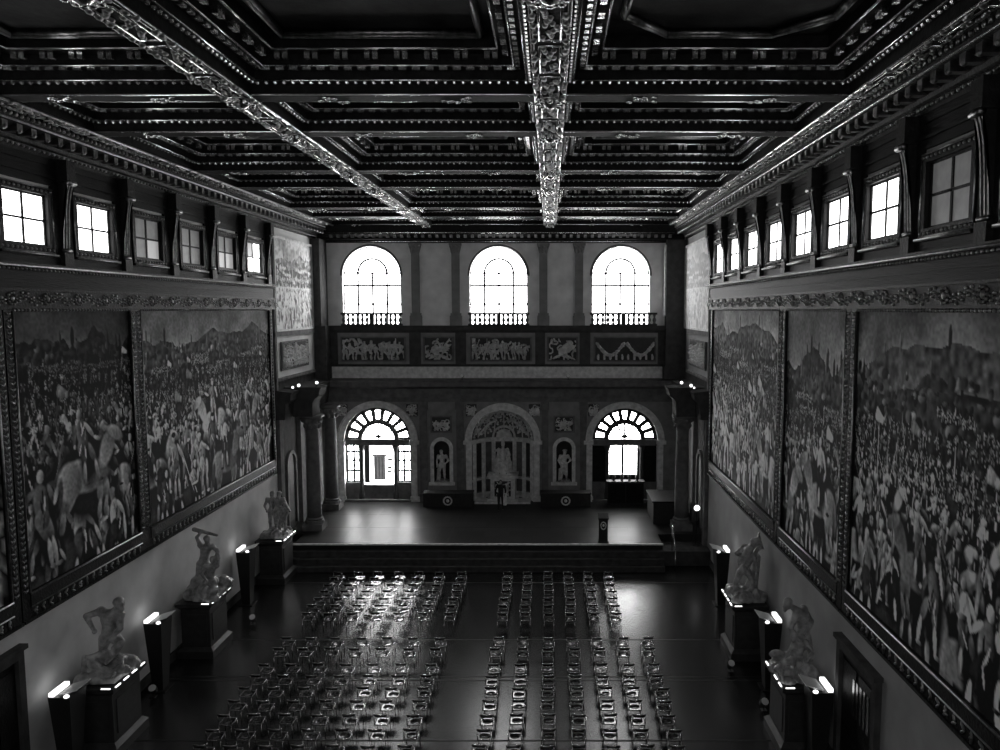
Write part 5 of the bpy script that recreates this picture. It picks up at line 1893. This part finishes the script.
spot('spotlight', 7.35, 38.2, 8.86, 'small lit spotlight on right side cornice, just right of the column top', 0.09, 'lamp', g, (-0.5, -0.8, 0.1))
spot('spotlight', 7.4, 37.7, 8.86, 'rightmost small lit spotlight on the right side cornice', 0.06, 'lamp', g, (-0.5, -0.8, 0.1))
spot('spotlight', -5.3, 44.4, 8.75, 'small dark unlit spotlight on the end cornice, left of centre', 0.12, 'lampwhite', g, (0, -1, 0.2))
spot('spotlight', 1.1, 44.4, 8.75, 'small dark unlit spotlight on the end cornice, right of centre', 0.12, 'lampwhite', g, (0, -1, 0.2))
spot('spotlight', -12.58, 28.22, 2.13, 'lit round spotlight on the corner of the middle left pedestal', 0.12, 'lamp', None, (0.2, -1, 0.25))
# round lamp on a stand by the right stage column
t = thing('standing_lamp', 'round lit lamp on a thin stand by the right wall, beside the stage', 'lamp', (7.6, 37.6, 0.75))
obj('pole', MB().rod((7.6, 37.6, 0.75), (7.6, 37.6, 2.7), 0.03, 8).lathe(7.6, 37.6, [(0.2, 0.75), (0.2, 0.78), (0.05, 0.82)], 12), 'black', t)
obj('lamp_head', MB().ell((7.6, 37.5, 2.75), (0.16, 0.1, 0.15), 12, 8), 'lamp', t, True)
# small floor objects
for x, y, lab in ((-13.35, 23.85, 'small pale floor spotlight beside the middle left floodlight tower'), (-12.3, 29.6, 'small dim floor spotlight beside the middle left pedestal'),
                  (6.95, 23.0, 'small pale floor spotlight beside the nearest right pedestal'), (6.5, 25.6, 'small dim floor spotlight between the two right pedestals')):
    spot('floor_spotlight', x, y, 0.0, lab, 0.13, 'lampwhite', 'small spotlights on the floor', (0.1, -0.6, 0.7))
# handrail at the right end of the steps
t = thing('handrail', 'thin metal handrail at the right end of the stage steps', 'railing', (6.1, 36.2, 0))
obj('rail', MB().tube([(6.2, 36.7, 2.1), (6.2, 36.4, 2.05), (6.2, 35.6, 1.0)], 0.03, 8), 'chrome', t, True)
for y, z0, z1 in ((36.68, 0.75, 2.1), (35.65, 0.0, 1.05)):
    obj('post', MB().rod((6.2, y, z0), (6.2, y, z1), 0.03, 8), 'chrome', t, True)

# ---- doors in the side walls
for num, X, s, ya, yb, zt in ((1, L, 1, 16.8, 18.75, 4.1), (2, R, -1, 17.4, 19.9, 3.9)):
    e = struct('door_%d' % num, loc=(X, (ya + yb) / 2, 0))
    def bx(mb, d0, d1, y0, y1, z0, z1):
        a, b = X + s * d0, X + s * d1
        mb.box(min(a, b), max(a, b), y0, y1, z0, z1)
    mb = MB()
    bx(mb, 0, 0.16, ya, ya + 0.22, 0, zt)
    bx(mb, 0, 0.16, yb - 0.22, yb, 0, zt)
    bx(mb, 0, 0.16, ya + 0.22, yb - 0.22, zt - 0.22, zt)
    bx(mb, 0, 0.24, ya - 0.06, yb + 0.06, zt, zt + 0.12)
    obj('door_frame', mb, 'darkstone', e)
    mb = MB()
    bx(mb, 0, 0.04, ya + 0.22, yb - 0.22, 0, zt - 0.22)
    lf = obj('door_leaf', mb, 'woodpanel', e)
    mb = MB()
    for k in range(2):
        y0 = ya + 0.32 + k * ((yb - ya) / 2 - 0.22)
        for z0, z1 in ((0.3, 1.5), (1.7, zt - 0.45)):
            bx(mb, 0.04, 0.07, y0, y0 + (yb - ya) / 2 - 0.4, z0, z1)
    obj('door_panel', mb, 'wood', lf)
    if num == 2:
        mb = MB()
        for k in range(5):
            bx(mb, 0.07, 0.09, ya + 0.5 + 0.22 * k, ya + 0.62 + 0.22 * k, 2.2, 3.2)
        obj('glass_slot', mb, 'rim', lf)

# ================================================================== CHAIRS
def make_chair():
    t = thing('chair', 'x', 'chair', (0, 0, 0))
    # dished seat tilted slightly back, faces +Y
    n = 14
    tilt = math.tan(math.radians(1.3))
    mb = MB()
    vs = []
    for j in range(n + 1):
        for i in range(n + 1):
            u, v = -1 + 2 * i / n, -1 + 2 * j / n
            d = min(1, max(abs(u), abs(v)))
            k = 1 - 0.06 * (abs(u) * abs(v)) ** 3
            rr = math.sqrt(u * u * 1.1 + v * v * 1.3)
            z = 0.455 + 0.2 * v * tilt - 0.016 * max(0.0, 1 - rr * rr * 2.4)
            vs.append((0.2 * u * k, 0.2 * v * k, z))
    fs = [(j * (n + 1) + i, j * (n + 1) + i + 1, (j + 1) * (n + 1) + i + 1, (j + 1) * (n + 1) + i) for j in range(n) for i in range(n)]
    o = len(vs)
    vs += [(x, y, z - 0.025) for x, y, z in vs]
    fs += [tuple(o + k for k in reversed(f)) for f in fs]
    ring = [i for i in range(n + 1)] + [(j + 1) * (n + 1) - 1 for j in range(1, n + 1)] + [n * (n + 1) + i for i in range(n - 1, -1, -1)] + [j * (n + 1) for j in range(n - 1, 0, -1)]
    for a, b in zip(ring, ring[1:] + ring[:1]):
        fs.append((b, a, o + a, o + b))
    mb.add(vs, fs)
    st = obj('seat', mb, 'plastic', t, True)
    mb = MB()
    z0, z1 = 0.455 - 0.2 * tilt, 0.455 + 0.2 * tilt
    mb.tube([(-0.2, -0.2, z0), (-0.205, 0, 0.455), (-0.2, 0.2, z1), (0, 0.205, z1), (0.2, 0.2, z1), (0.205, 0, 0.455), (0.2, -0.2, z0), (0, -0.205, z0), (-0.2, -0.2, z0)], 0.013, 6)
    obj('seat_rim', mb, 'rim', st, True)
    # low curved back slat
    mb = MB()
    for z, dz in ((0.74, 0.08),):
        m = 8
        vs = []
        for i in range(m + 1):
            x = -0.2 + 0.4 * i / m
            y = -0.235 - 0.03 * (1 - (x / 0.2) ** 2)
            vs += [(x, y, z), (x, y - 0.025, z + dz), (x, y - 0.04, z + dz), (x, y - 0.015, z)]
        fs = []
        for i in range(m):
            a, b = 4 * i, 4 * i + 4
            for q in range(4):
                fs.append((a + q, a + (q + 1) % 4, b + (q + 1) % 4, b + q))
        fs += [(3, 2, 1, 0), (4 * m, 4 * m + 1, 4 * m + 2, 4 * m + 3)]
        mb.add(vs, fs)
    obj('backrest', mb, 'plastic', t, True)
    for x in (-0.19, 0.19):
        obj('back_post', MB().tube([(x, -0.2, 0.44), (x, -0.23, 0.6), (x, -0.26, 0.82)], 0.011, 6), 'chrome', t, True)
    obj('top_rail', MB().tube([(-0.2, -0.262, 0.825), (0, -0.29, 0.825), (0.2, -0.262, 0.825)], 0.011, 6), 'chrome', t, True)
    for x in (-1, 1):
        for y in (-1, 1):
            obj('leg', MB().rod((x * 0.185, y * 0.185, 0.44), (x * 0.21, y * 0.22, 0), 0.012, 6), 'chrome', t, True)
    return t

chair0 = make_chair()
first_chair = True
COL_R = [-1.95, -1.02, -0.07, 0.86, 1.79, 2.7, 3.62]
COL_L = [-4.12, -5.12, -6.1, -7.05, -8.0, -8.95, -9.85]
ROW_F = [33.75, 33.0, 32.2, 31.45, 30.65, 29.9, 29.1]
ROW_B = [26.85, 26.0, 24.8, 24.0, 23.2, 22.4, 21.6, 20.8, 20.0]
q = random.Random(12)
def chair_at(x, y, label, group):
    global first_chair
    loc = (x + q.uniform(-0.04, 0.04), y + q.uniform(-0.04, 0.04), 0)
    if first_chair:
        t = chair0
        t.location = loc
        first_chair = False
    else:
        t = dup(chair0, loc)
    t.rotation_euler = (0, 0, q.uniform(-0.06, 0.06))
    t['label'] = label
    t['group'] = group
for rows, part in ((ROW_F, 'front'), (ROW_B, 'rear')):
    for ri, y in enumerate(rows):
        for cols, side in ((COL_L, 'left'), (COL_R, 'right')):
            for ci, x in enumerate(cols):
                if part == 'front' and side == 'right' and ci == 6:
                    continue
                lab = 'black chair in %s %s block, %s row from stage, %s seat from aisle' % (part, side, ORD[ri], ORD[ci])
                chair_at(x, y, lab, '%s %s block of chairs' % (part, side))
